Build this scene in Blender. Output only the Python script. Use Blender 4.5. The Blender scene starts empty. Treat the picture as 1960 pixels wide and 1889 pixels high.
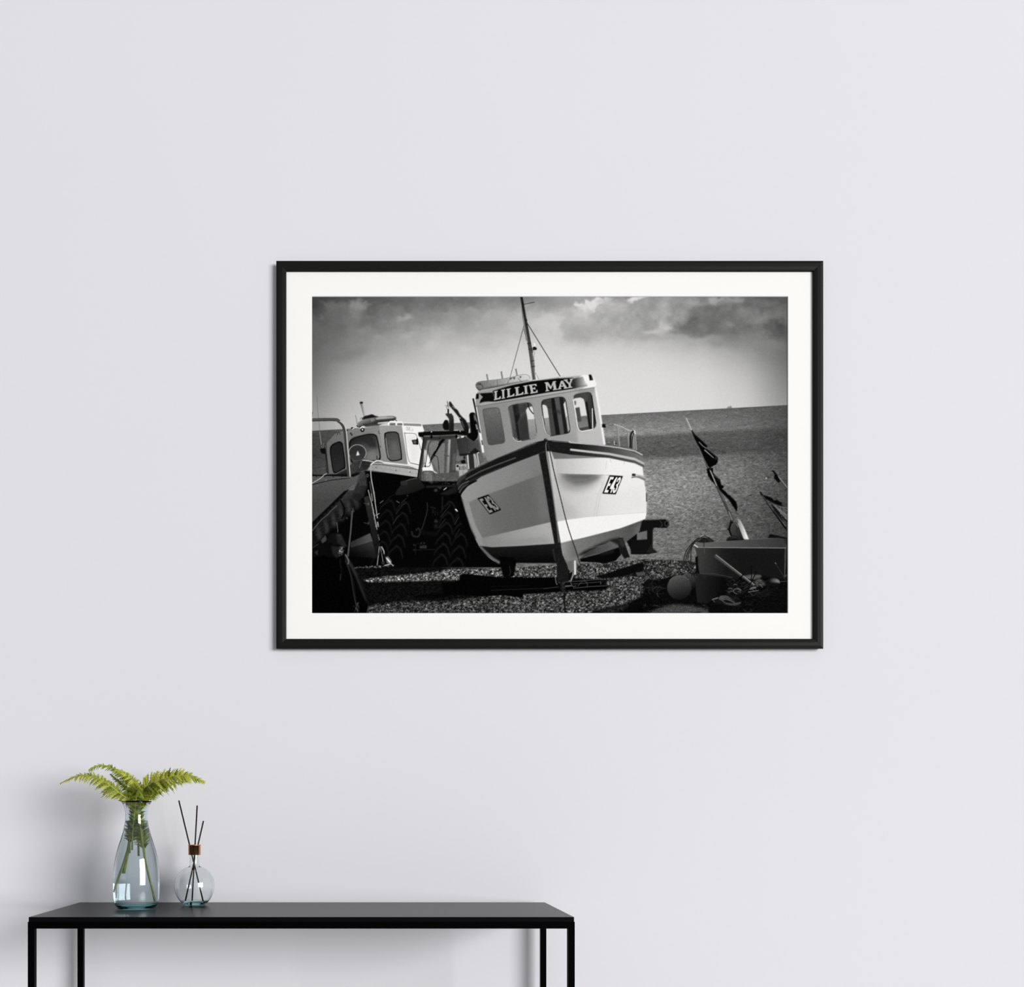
import bpy, bmesh, math, random
import numpy as np
from mathutils import Vector, Matrix

sc = bpy.context.scene
COL = sc.collection

# --- camera: level, facing the wall squarely, with lens shift ---------------
F_PX, CX, CY = 1864.0, 719.0, 1564.0          # focal length and vanishing point in photo pixels
CAM_Z = 0.98
Y_WALL = 2.3335
cam = bpy.data.cameras.new('camera')
cam.sensor_fit = 'HORIZONTAL'; cam.sensor_width = 36.0
cam.lens = F_PX/1960*36.0
cam.shift_x = (980-CX)/1960; cam.shift_y = (CY-944.5)/1960
cam.clip_start = 0.05
cam_ob = bpy.data.objects.new('camera', cam); COL.objects.link(cam_ob)
cam_ob.location = (0, 0, CAM_Z); cam_ob.rotation_euler = (math.pi/2, 0, 0)
sc.camera = cam_ob

# --- light: even pale daylight plus one tall window on the right ------------
world = bpy.data.worlds.new('daylight'); sc.world = world; world.use_nodes = True
bg = world.node_tree.nodes['Background']
bg.inputs['Color'].default_value = (0.965, 0.98, 1.0, 1)
bg.inputs['Strength'].default_value = 0.352
win = bpy.data.lights.new('window_daylight', 'AREA')
win.shape = 'RECTANGLE'; win.size = 19.0; win.size_y = 15.0
win.energy = 16000; win.color = (1.0, 0.985, 0.97)
win_ob = bpy.data.objects.new('window_daylight', win); COL.objects.link(win_ob)
ang = math.radians(44); tgt = Vector((0.1, 2.3, 1.1))
win_ob.location = tgt+Vector((math.sin(ang)*38, -math.cos(ang)*38, 4.6))
win_ob.rotation_euler = (tgt-win_ob.location).to_track_quat('-Z', 'Y').to_euler()

vs = sc.view_settings
sc.display_settings.display_device = 'sRGB'
vs.view_transform = 'Standard'; vs.look = 'None'; vs.gamma = 1.0; vs.exposure = 0.0
vs.use_curve_mapping = False
sc.cycles.use_denoising = True
sc.cycles.max_bounces = 16; sc.cycles.transmission_bounces = 16; sc.cycles.diffuse_bounces = 5

def at(px, py, y):
    """photo pixel -> world point on the upright plane at distance y"""
    return Vector(((px-CX)*y/F_PX, y, CAM_Z-(py-CY)*y/F_PX))

# --- small helpers -----------------------------------------------------------
def link(o, parent=None):
    COL.objects.link(o)
    if parent: o.parent = parent
    return o

def mesh_ob(name, verts, faces, mat, parent=None, smooth=False, origin=(0, 0, 0)):
    org = Vector(origin)
    me = bpy.data.meshes.new(name)
    me.from_pydata([tuple(Vector(v)-org) for v in verts], [], faces)
    me.materials.append(mat)
    if smooth: me.polygons.foreach_set('use_smooth', [True]*len(me.polygons))
    me.update()
    o = bpy.data.objects.new(name, me)
    link(o, parent)
    o.location = org-(parent.location if parent else Vector((0, 0, 0)))
    return o

def thing(name, label, cat, loc, group=None):
    o = bpy.data.objects.new(name, None); o.empty_display_size = 0.05
    o.location = loc; link(o); o['label'] = label; o['category'] = cat
    if group: o['group'] = group
    return o

def bevel_box(name, lo, hi, mat, parent=None, bev=0.0008, seg=2, origin=None):
    bm = bmesh.new(); bmesh.ops.create_cube(bm, size=1)
    lo, hi = Vector(lo), Vector(hi); c = (lo+hi)/2; s = hi-lo
    org = Vector(origin) if origin else c
    for v in bm.verts: v.co = Vector((v.co.x*s.x, v.co.y*s.y, v.co.z*s.z))+c-org
    if bev: bmesh.ops.bevel(bm, geom=bm.edges[:], offset=bev, segments=seg, profile=0.6, affect='EDGES')
    me = bpy.data.meshes.new(name); bm.to_mesh(me); bm.free(); me.materials.append(mat)
    o = bpy.data.objects.new(name, me); link(o, parent)
    o.location = org-(parent.location if parent else Vector((0, 0, 0)))
    return o

def lathe(name, prof, mat, parent, center, seg=72, closed=False):
    """turn (radius, z) pairs round an upright axis through center (x, y); z in world"""
    cx, cy = center; base = Vector((cx, cy, prof[0][1]))
    verts, faces, rings = [], [], []
    for r, z in prof:
        if r < 1e-6: rings.append([len(verts)]); verts.append((cx, cy, z))
        else:
            rings.append(list(range(len(verts), len(verts)+seg)))
            for k in range(seg):
                a = 2*math.pi*k/seg; verts.append((cx+r*math.cos(a), cy+r*math.sin(a), z))
    pairs = list(zip(rings[:-1], rings[1:]))
    if closed: pairs.append((rings[-1], rings[0]))
    for a, b in pairs:
        if len(a) == 1 and len(b) == 1: continue
        for k in range(seg):
            k2 = (k+1) % seg
            if len(a) == 1: faces.append((a[0], b[k2], b[k]))
            elif len(b) == 1: faces.append((a[k], a[k2], b[0]))
            else: faces.append((a[k], a[k2], b[k2], b[k]))
    o = mesh_ob(name, verts, faces, mat, parent, True, base)
    bm = bmesh.new(); bm.from_mesh(o.data); bmesh.ops.recalc_face_normals(bm, faces=bm.faces[:]); bm.to_mesh(o.data); bm.free()
    return o

def tube(name, pts, radii, mat, parent=None, seg=10, origin=None, cap=True):
    P = [Vector(p) for p in pts]; n = len(P); verts, faces = [], []
    t0 = (P[1]-P[0]).normalized(); ref = Vector((0, 0, 1)) if abs(t0.z) < .9 else Vector((1, 0, 0))
    u = t0.cross(ref).normalized()
    for i in range(n):
        t = (P[min(i+1, n-1)]-P[max(i-1, 0)]).normalized()
        u = (u-t*u.dot(t)).normalized(); w = t.cross(u)
        r = radii[i] if hasattr(radii, '__len__') else radii
        for k in range(seg):
            a = 2*math.pi*k/seg; verts.append(P[i]+(u*math.cos(a)+w*math.sin(a))*r)
    for i in range(n-1):
        for k in range(seg):
            k2 = (k+1) % seg
            faces.append((i*seg+k, i*seg+k2, (i+1)*seg+k2, (i+1)*seg+k))
    if cap:
        faces.append(tuple(range(seg))[::-1]); faces.append(tuple(range((n-1)*seg, n*seg)))
    return mesh_ob(name, verts, faces, mat, parent, True, origin if origin else P[0])

def spline3(pts, n=10):
    p = [Vector(q) for q in pts]; out = []
    for i in range(len(p)-1):
        a, b, c, d = p[max(i-1, 0)], p[i], p[i+1], p[min(i+2, len(p)-1)]
        for k in range(n):
            t = k/n
            out.append(0.5*((2*b)+(c-a)*t+(2*a-5*b+4*c-d)*t*t+(3*b-a-3*c+d)*t**3))
    out.append(p[-1]); return out

# --- materials ---------------------------------------------------------------
def principled(name, color, rough=0.5, metal=0.0, spec=0.5):
    m = bpy.data.materials.new(name); m.use_nodes = True
    b = m.node_tree.nodes['Principled BSDF']
    b.inputs['Base Color'].default_value = (*color, 1)
    b.inputs['Roughness'].default_value = rough
    b.inputs['Metallic'].default_value = metal
    b.inputs['Specular IOR Level'].default_value = spec
    return m, m.node_tree, b

def bump(nt, b, scale, strength, dist=0.001, detail=4):
    tc = nt.nodes.new('ShaderNodeTexCoord'); n = nt.nodes.new('ShaderNodeTexNoise'); bp = nt.nodes.new('ShaderNodeBump')
    n.inputs['Scale'].default_value = scale; n.inputs['Detail'].default_value = detail
    bp.inputs['Strength'].default_value = strength; bp.inputs['Distance'].default_value = dist
    nt.links.new(tc.outputs['Object'], n.inputs['Vector']); nt.links.new(n.outputs['Fac'], bp.inputs['Height'])
    nt.links.new(bp.outputs['Normal'], b.inputs['Normal'])
    return n

def mottled(nt, b, c0, c1, scale, detail=3):
    tc = nt.nodes.new('ShaderNodeTexCoord'); n = nt.nodes.new('ShaderNodeTexNoise'); r = nt.nodes.new('ShaderNodeValToRGB')
    n.inputs['Scale'].default_value = scale; n.inputs['Detail'].default_value = detail
    r.color_ramp.elements[0].color = (*c0, 1); r.color_ramp.elements[1].color = (*c1, 1)
    r.color_ramp.elements[0].position = 0.3; r.color_ramp.elements[1].position = 0.7
    nt.links.new(tc.outputs['Object'], n.inputs['Vector']); nt.links.new(n.outputs['Fac'], r.inputs['Fac'])
    nt.links.new(r.outputs['Color'], b.inputs['Base Color'])

M = {}
m, nt, b = principled('wall_paint', (0.70, 0.70, 0.735), 0.85, 0, 0.2); bump(nt, b, 260, 0.05, 0.0005)
mottled(nt, b, (0.697, 0.701, 0.741), (0.705, 0.706, 0.748), 1.3); M['wall'] = m
m, nt, b = principled('floor_screed', (0.5, 0.48, 0.46), 0.5); mottled(nt, b, (0.46, 0.445, 0.43), (0.54, 0.52, 0.5), 2.0); M['floor'] = m
m, nt, b = principled('skirting_paint', (0.8, 0.8, 0.8), 0.4); bump(nt, b, 120, 0.03); M['trim'] = m
m, nt, b = principled('black_frame_lacquer', (0.0070, 0.0070, 0.0066), 0.45, 0, 0.12); bump(nt, b, 500, 0.04, 0.0002); M['frame'] = m
m, nt, b = principled('mat_board', (0.875, 0.872, 0.855), 0.9, 0, 0.1); bump(nt, b, 900, 0.04, 0.0002); M['mat'] = m
m, nt, b = principled('backing_board', (0.30, 0.22, 0.14), 0.8); mottled(nt, b, (0.27, 0.2, 0.12), (0.33, 0.24, 0.16), 60); M['back'] = m
m, nt, b = principled('black_powder_coat', (0.0008, 0.0008, 0.0011), 0.38, 0, 0.02); bump(nt, b, 900, 0.03, 0.0001); M['metal'] = m
m, nt, b = principled('black_table_top', (0.0012, 0.0013, 0.0019), 0.30, 0, 0.09); bump(nt, b, 700, 0.02, 0.0001); M['top'] = m
# ---------------------------------------------------------------------------
# the black-and-white print: drawn stroke by stroke in numpy, stored as a
# colour attribute on a fine flat sheet
# ---------------------------------------------------------------------------
PX0, PY0, PX1, PY1 = 595.0, 565.0, 1510.0, 1176.0     # sheet, in photo pixels
SS = 2
CW, CH = int((PX1-PX0)*SS), int((PY1-PY0)*SS)
rng = np.random.default_rng(7)
canvas = np.zeros((CH, CW), np.float32)
GX = (PX0 + (np.arange(CW)+0.5)/SS).astype(np.float32)
GY = (PY0 + (np.arange(CH)+0.5)/SS).astype(np.float32)

def box1(a, r, axis):
    if r < 1: return a
    pad = [(0, 0), (0, 0)]; pad[axis] = (r+1, r)
    c = np.cumsum(np.pad(a, pad, mode='edge'), axis=axis, dtype=np.float64)
    n = a.shape[axis]; k = 2*r+1
    if axis == 0: return ((c[k:k+n]-c[:n])/k).astype(np.float32)
    return ((c[:, k:k+n]-c[:, :n])/k).astype(np.float32)

def blur(a, s):
    r = max(1, int(round(s*SS*0.9))) if s > 0 else 0
    for _ in range(2):
        a = box1(box1(a, r, 0), r, 1)
    return a

def smooth_pts(p, closed, n=6):
    p = np.asarray(p, float); m = len(p); out = []
    rngi = range(m) if closed else range(m-1)
    for i in rngi:
        if closed: a, b, c, d = p[(i-1) % m], p[i], p[(i+1) % m], p[(i+2) % m]
        else: a, b, c, d = p[max(i-1, 0)], p[i], p[i+1], p[min(i+2, m-1)]
        for k in range(n):
            t = k/n
            out.append(0.5*((2*b)+(c-a)*t+(2*a-5*b+4*c-d)*t*t+(3*b-a-3*c+d)*t**3))
    if not closed: out.append(p[-1])
    return np.array(out)

def window_of(xa, ya, xb, yb):
    i0 = max(0, int(math.floor((xa-PX0)*SS))-1); i1 = min(CW, int(math.ceil((xb-PX0)*SS))+2)
    j0 = max(0, int(math.floor((ya-PY0)*SS))-1); j1 = min(CH, int(math.ceil((yb-PY0)*SS))+2)
    return i0, i1, j0, j1

def poly_mask(pts, soft=0.0):
    p = np.asarray(pts, float); m = 3*soft+1
    i0, i1, j0, j1 = window_of(p[:, 0].min()-m, p[:, 1].min()-m, p[:, 0].max()+m, p[:, 1].max()+m)
    if i1 <= i0 or j1 <= j0: return None
    cov = np.zeros((j1-j0, i1-i0), np.float32)
    xs = np.arange(i0, i1, dtype=np.float32)+0.5
    for sub in (0.25, 0.75):
        ys = np.arange(j0, j1)+sub
        acc = np.zeros_like(cov)
        for k in range(len(p)):
            ax, ay = (p[k]-(PX0, PY0))*SS; bx, by = (p[(k+1) % len(p)]-(PX0, PY0))*SS
            if ay == by: continue
            s = 1.0
            if ay > by: ax, ay, bx, by, s = bx, by, ax, ay, -1.0
            sel = np.nonzero((ys >= ay) & (ys < by))[0]
            if len(sel) == 0: continue
            xi = ax+(ys[sel]-ay)/(by-ay)*(bx-ax)
            acc[sel] += s*np.clip(xs[None, :]-xi[:, None]+0.5, 0, 1).astype(np.float32)
        cov += 0.5*np.clip(np.abs(acc), 0, 1)
    if soft > 0: cov = blur(cov, soft)
    return cov, i0, i1, j0, j1

def put(mask, i0, i1, j0, j1, val, alpha=1.0, noise=0.0):
    X = GX[None, i0:i1]; Y = GY[j0:j1, None]
    if callable(val): v = val(X, Y)
    elif isinstance(val, tuple):
        x0, y0, v0, x1, y1, v1 = val
        dx, dy = x1-x0, y1-y0
        t = np.clip(((X-x0)*dx+(Y-y0)*dy)/(dx*dx+dy*dy), 0, 1)
        v = v0+(v1-v0)*t
    else: v = val
    if noise: v = v+0.42*noise*FINE[j0:j1, i0:i1]
    a = mask*alpha
    canvas[j0:j1, i0:i1] = canvas[j0:j1, i0:i1]*(1-a)+v*a

def lattice(nx, ny):
    """smooth random field on the canvas made of nx by ny cells"""
    g = rng.standard_normal((ny+3, nx+3)).astype(np.float32)
    def wts(n, size):
        t = np.linspace(0, n, size, endpoint=False); i = t.astype(int); f = t-i
        return i, (f*f*(3-2*f)).astype(np.float32)
    ix, fx = wts(nx, CW); iy, fy = wts(ny, CH)
    top = g[iy][:, ix]*(1-fx)+g[iy][:, ix+1]*fx
    bot = g[iy+1][:, ix]*(1-fx)+g[iy+1][:, ix+1]*fx
    return top*(1-fy[:, None])+bot*fy[:, None]

FINE = blur(rng.standard_normal((CH, CW)).astype(np.float32), 0.5); FINE /= FINE.std()

class View:
    """draws in the coordinates of an enlarged piece of the print"""
    def __init__(s, x0, y0, k): s.x0, s.y0, s.k = x0, y0, k
    def P(s, pts): return np.array([(s.x0+x/s.k, s.y0+y/s.k) for x, y in pts])
    def V(s, val):
        if isinstance(val, tuple):
            a, b, v0, c, d, v1 = val
            return (s.x0+a/s.k, s.y0+b/s.k, v0, s.x0+c/s.k, s.y0+d/s.k, v1)
        return val
    def poly(s, pts, val, soft=0, alpha=1, noise=0, smooth=False):
        p = s.P(pts)
        if smooth: p = smooth_pts(p, True)
        r = poly_mask(p, soft)
        if r: put(*r, s.V(val), alpha, noise)
    def line(s, pts, w, val, alpha=1, smooth=False, soft=0, w2=None, noise=0):
        p = s.P(pts)
        if smooth: p = smooth_pts(p, False)
        n = len(p); wa = w/s.k/2; wb = (w if w2 is None else w2)/s.k/2
        hw = np.linspace(wa, wb, n)
        d = np.gradient(p, axis=0); d /= np.maximum(1e-9, np.hypot(d[:, 0], d[:, 1]))[:, None]
        q = np.stack([-d[:, 1], d[:, 0]], 1)*hw[:, None]
        r = poly_mask(np.concatenate([p+q, (p-q)[::-1]]), soft)
        if r: put(*r, s.V(val), alpha, noise)
    def ring(s, cx, cy, rx, ry, w, val, alpha=1, a0=0, a1=360):
        t = np.radians(np.linspace(a0, a1, 33))
        s.line([(cx+rx*math.cos(a), cy+ry*math.sin(a)) for a in t], w, val, alpha)
    def disc(s, cx, cy, rx, ry, val, soft=0, alpha=1, noise=0):
        t = np.linspace(0, 2*math.pi, 32, endpoint=False)
        s.poly([(cx+rx*math.cos(a), cy+ry*math.sin(a)) for a in t], val, soft, alpha, noise)
    def glyph(s, quad, polys, val, alpha=1):
        tl, tr, br, bl = [np.array(q, float) for q in quad]
        for g in polys:
            pts = [tl*(1-u)*(1-v)+tr*u*(1-v)+br*u*v+bl*(1-u)*v for u, v in g]
            s.poly(pts, val, 0, alpha)

z1 = View(590, 560, 4.170); z2 = View(1040, 560, 4.126); zA = View(590, 760, 8.167)
zB = View(590, 940, 7.871); zC = View(790, 750, 11.112); zD = View(900, 690, 7.538)
zE = View(860, 830, 4.9); zF = View(1220, 780, 4.722); zG = View(690, 1020, 7.259)
zH = View(940, 1020, 6.759); zI = View(700, 900, 9.445); zJ = View(1300, 980, 9.116)
zK = View(1290, 790, 8.587); zM = View(1100, 780, 9.8); zN = View(860, 890, 9.445)
zP = View(0, 0, 1.0)

def table_field(xs, ys, rows):
    rows = np.array(rows, float); out = np.empty((CH, CW), np.float32)
    cols = np.stack([np.interp(GX, xs, r) for r in rows])
    ty = np.interp(GY, ys, np.arange(len(ys))); i = np.clip(ty.astype(int), 0, len(ys)-2); f = ty-i
    f = f[:, None]; out[:] = cols[i]*(1-f)+cols[i+1]*f
    return blur(out, 14)

def paint_sky():
    xs = [597, 660, 750, 850, 950, 1050, 1150, 1250, 1350, 1430, 1508]
    ys = [567, 600, 640, 680, 720, 760, 800]
    canvas[:] = table_field(xs, ys, [
        [62, 78, 86, 98, 116, 140, 152, 140, 116, 98, 80],
        [80, 106, 116, 134, 158, 174, 178, 166, 128, 116, 98],
        [92, 118, 146, 168, 182, 192, 186, 172, 132, 118, 88],
        [98, 134, 172, 195, 206, 212, 210, 206, 190, 156, 100],
        [108, 158, 198, 210, 214, 215, 215, 214, 208, 184, 118],
        [128, 170, 204, 212, 216, 217, 217, 216, 212, 196, 132],
        [150, 186, 208, 214, 216, 217, 218, 218, 214, 200, 150]])
    f = lattice(16, 18)*0.5+lattice(34, 34)*0.32+lattice(70, 60)*0.2+lattice(150, 110)*0.1
    fade = np.clip((700-GY)/90, 0, 1)[:, None]
    canvas[:] += f*11*fade
    def puff(cx, cy, rx, ry, v, a, soft=5, rough=0.35):
        n = 26; t = np.linspace(0, 2*math.pi, n, endpoint=False)
        k = 1+rough*rng.uniform(-1, 1, n)
        zP.poly([(cx+rx*kk*math.cos(b), cy+ry*kk*math.sin(b)) for b, kk in zip(t, k)], v, soft, a, 0, True)
    # wisps on the left
    for c in [(685, 584, 14, 10, 150, .75, 4), (650, 590, 26, 8, 122, .6, 6), (682, 602, 10, 16, 142, .5, 5),
              (733, 588, 18, 6, 122, .5, 4), (705, 604, 12, 5, 130, .45, 4), (772, 609, 16, 6, 172, .7, 4),
              (745, 614, 24, 5, 148, .5, 5), (612, 608, 12, 5, 118, .5, 4), (700, 635, 20, 5, 150, .4, 5),
              (722, 646, 12, 4, 165, .5, 4), (780, 645, 14, 5, 185, .5, 5), (858, 634, 12, 4, 190, .5, 4),
              (828, 664, 16, 8, 196, .5, 5), (895, 668, 14, 8, 202, .5, 5), (676, 675, 30, 5, 108, .5, 6),
              (650, 685, 30, 5, 104, .45, 6), (640, 645, 24, 10, 102, .4, 8), (850, 602, 36, 8, 150, .4, 7),
              (930, 660, 20, 12, 178, .35, 8), (990, 625, 24, 10, 196, .5, 8), (1040, 615, 22, 15, 204, .6, 7)]:
        puff(*c)
    # cumulus bank on the right
    for c in [(1110, 622, 40, 28, 172, .8, 8), (1150, 600, 50, 24, 178, .8, 8), (1200, 620, 60, 26, 160, .7, 9),
              (1265, 610, 40, 30, 150, .7, 9), (1128, 638, 60, 12, 160, .7, 8), (1230, 640, 60, 8, 164, .7, 6),
              (1126, 583, 17, 11, 222, .95, 2.5), (1146, 576, 22, 9, 220, .95, 2.5), (1112, 598, 14, 12, 200, .7, 4),
              (1165, 577, 16, 8, 192, .8, 3), (1211, 573, 15, 7, 216, .95, 2.5), (1098, 612, 10, 8, 188, .6, 4),
              (1066, 628, 10, 16, 205, .7, 4), (1075, 610, 10, 8, 200, .6, 4), (1270, 600, 16, 22, 176, .7, 6),
              (1250, 632, 24, 6, 196, .7, 4), (1276, 624, 14, 6, 200, .7, 4), (1265, 578, 18, 8, 170, .6, 5),
              (1330, 580, 22, 8, 168, .6, 5), (1372, 578, 16, 10, 178, .8, 4), (1400, 574, 14, 6, 160, .6, 4),
              (1150, 645, 14, 5, 196, .5, 4), (1345, 610, 40, 22, 106, .85, 8), (1318, 622, 22, 16, 108, .8, 6),
              (1400, 620, 50, 20, 108, .8, 9), (1450, 600, 50, 18, 112, .7, 9), (1490, 628, 28, 12, 78, .8, 8),
              (1460, 612, 30, 8, 138, .55, 6), (1420, 596, 20, 8, 130, .4, 6), (1395, 620, 10, 5, 140, .5, 4),
              (1340, 634, 60, 6, 112, .7, 5), (1400, 642, 60, 5, 122, .6, 5), (1260, 646, 60, 3, 158, .6, 3),
              (1450, 662, 50, 5, 138, .5, 7), (1420, 655, 60, 8, 132, .5, 8), (1350, 668, 60, 4, 178, .4, 6),
              (1475, 660, 26, 10, 124, .6, 8), (1370, 645, 20, 5, 168, .5, 5), (1330, 650, 24, 5, 176, .5, 5)]:
        puff(*c)
    # ragged, wispy cloud edges
    wx = lattice(26, 20)*3.5+lattice(60, 46)*3+lattice(130, 100)*2+lattice(260, 200)*1.1
    wy = lattice(26, 20)*3+lattice(60, 46)*2.4+lattice(130, 100)*1.6+lattice(260, 200)*0.9
    fade2 = np.clip((690-GY)/60, 0, 1)[:, None]
    jx = np.clip(np.arange(CW)[None, :]+wx*fade2*SS, 0, CW-1).astype(int)
    jy = np.clip(np.arange(CH)[:, None]+wy*fade2*SS, 0, CH-1).astype(int)
    canvas[:] = blur(canvas[jy, jx], 0.8)
    right = np.clip((GX-1040)/120, 0, 1)[None, :]*np.clip((655-GY)/30, 0, 1)[:, None]
    canvas[:] += right*(lattice(60, 50)*4+lattice(120, 95)*3+lattice(240, 190)*1.5)

def paint_sea():
    hz = lambda X: 824.3-(X-598)*0.0541
    xs = [597, 700, 850, 1150, 1230, 1330, 1430, 1508]
    ys = [-2, 6, 14, 40, 46, 84, 92, 130, 170, 210, 260, 300]
    rows = [[64, 84, 96, 92, 92, 86, 78, 64], [58, 82, 98, 100, 102, 96, 86, 68], [56, 90, 106, 106, 108, 104, 90, 66],
            [52, 90, 112, 134, 128, 116, 98, 72], [50, 90, 112, 96, 88, 82, 76, 60], [60, 90, 110, 92, 78, 72, 70, 56],
            [62, 90, 110, 120, 114, 108, 88, 66], [60, 90, 110, 130, 130, 122, 98, 66], [60, 90, 110, 122, 126, 116, 90, 60],
            [60, 90, 110, 108, 108, 100, 80, 54], [60, 80, 90, 102, 104, 94, 76, 50], [60, 80, 90, 98, 100, 90, 74, 50]]
    rows = np.array(rows, float)
    cols = np.stack([np.interp(GX, xs, r) for r in rows])
    D = GY[:, None]-hz(GX[None, :])
    t = np.interp(D, ys, np.arange(len(ys))); i = np.clip(t.astype(int), 0, len(ys)-2); f = (t-i).astype(np.float32)
    jj = np.arange(CW)[None, :]
    v = blur((cols[i, jj]*(1-f)+cols[i+1, jj]*f).astype(np.float32), 1.2)
    n1 = lattice(260, 420); n2 = lattice(110, 260); n3 = lattice(460, 600)
    k = np.clip(D/150, 0.15, 1)
    v = 1.1*v*(1+(n1*0.11+n2*0.06+n3*0.10)*(0.4+0.6*k))
    m = np.clip(D*SS/1.6, 0, 1)
    canvas[:] = canvas*(1-m)+v*m
    zP.line([(598, 824.8), (1508, 775.6)], 1.2, 78, .35)
    z2.poly([(1445, 916), (1462, 895), (1464, 905), (1480, 893), (1490, 913)], 110, .3, .8)

def paint_beach():
    # which shingle lies in the sun: soft-edged patches
    lit = np.zeros((CH, CW), np.float32)
    def patch(view, pts, a, soft=2.0):
        r = poly_mask(view.P(pts), soft)
        if r:
            m, i0, i1, j0, j1 = r; lit[j0:j1, i0:i1] = np.maximum(lit[j0:j1, i0:i1], m*a)
    patch(zG, [(45, 640), (300, 605), (700, 565), (1130, 525), (1200, 498), (1960, 488), (1960, 640), (1380, 655), (1100, 658), (700, 668), (60, 684)], .95, 1.2)
    patch(zG, [(110, 1020), (250, 985), (700, 945), (1100, 950), (1400, 920), (1700, 880), (1960, 840), (1960, 1120), (100, 1120)], .62, 2)
    patch(zH, [(0, 800), (300, 790), (900, 760), (1500, 740), (1500, 600), (1960, 560), (1960, 830), (1700, 930), (1300, 1000), (1300, 1060), (0, 1060)], .72, 2)
    patch(zH, [(0, 460), (100, 440), (330, 400), (860, 385), (860, 580), (300, 590), (0, 580)], .8, .8)
    patch(zH, [(1080, 380), (1500, 385), (1960, 335), (1960, 600), (1400, 600), (1080, 580)], .8, .8)
    patch(zF, [(-40, 1380), (200, 1370), (420, 1390), (540, 1420), (520, 1500), (400, 1500), (200, 1560), (60, 1640), (-40, 1750)], .62, 1.5)
    patch(zH, [(1400, 1000), (1700, 945), (1960, 900), (1960, 1000), (1500, 1040)], .25, 3)
    g = lattice(640, 620); g2 = lattice(330, 380); g3 = lattice(900, 800)
    peb = blur(np.clip(0.5+0.30*g+0.16*g2+0.34*g3, 0, 1.3), 0.45)
    peb = 0.5+(peb-peb.mean())*1.2
    bright = 16+180*np.clip(peb, 0, 1.25)**1.4
    dark = np.clip(13+9*(g*0.6+g2*0.6), 0, 60)
    v = dark*(1-lit)+bright*lit
    r = poly_mask(np.array([(594, 1082), (690, 1083), (760, 1078), (850, 1086), (950, 1088), (1075, 1080), (1150, 1077), (1235, 1070), (1310, 1073), (1380, 1085), (1512, 1090), (1512, 1178), (594, 1178)], float), .5)
    m, i0, i1, j0, j1 = r
    canvas[j0:j1, i0:i1] = canvas[j0:j1, i0:i1]*(1-m)+v[j0:j1, i0:i1]*m

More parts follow.
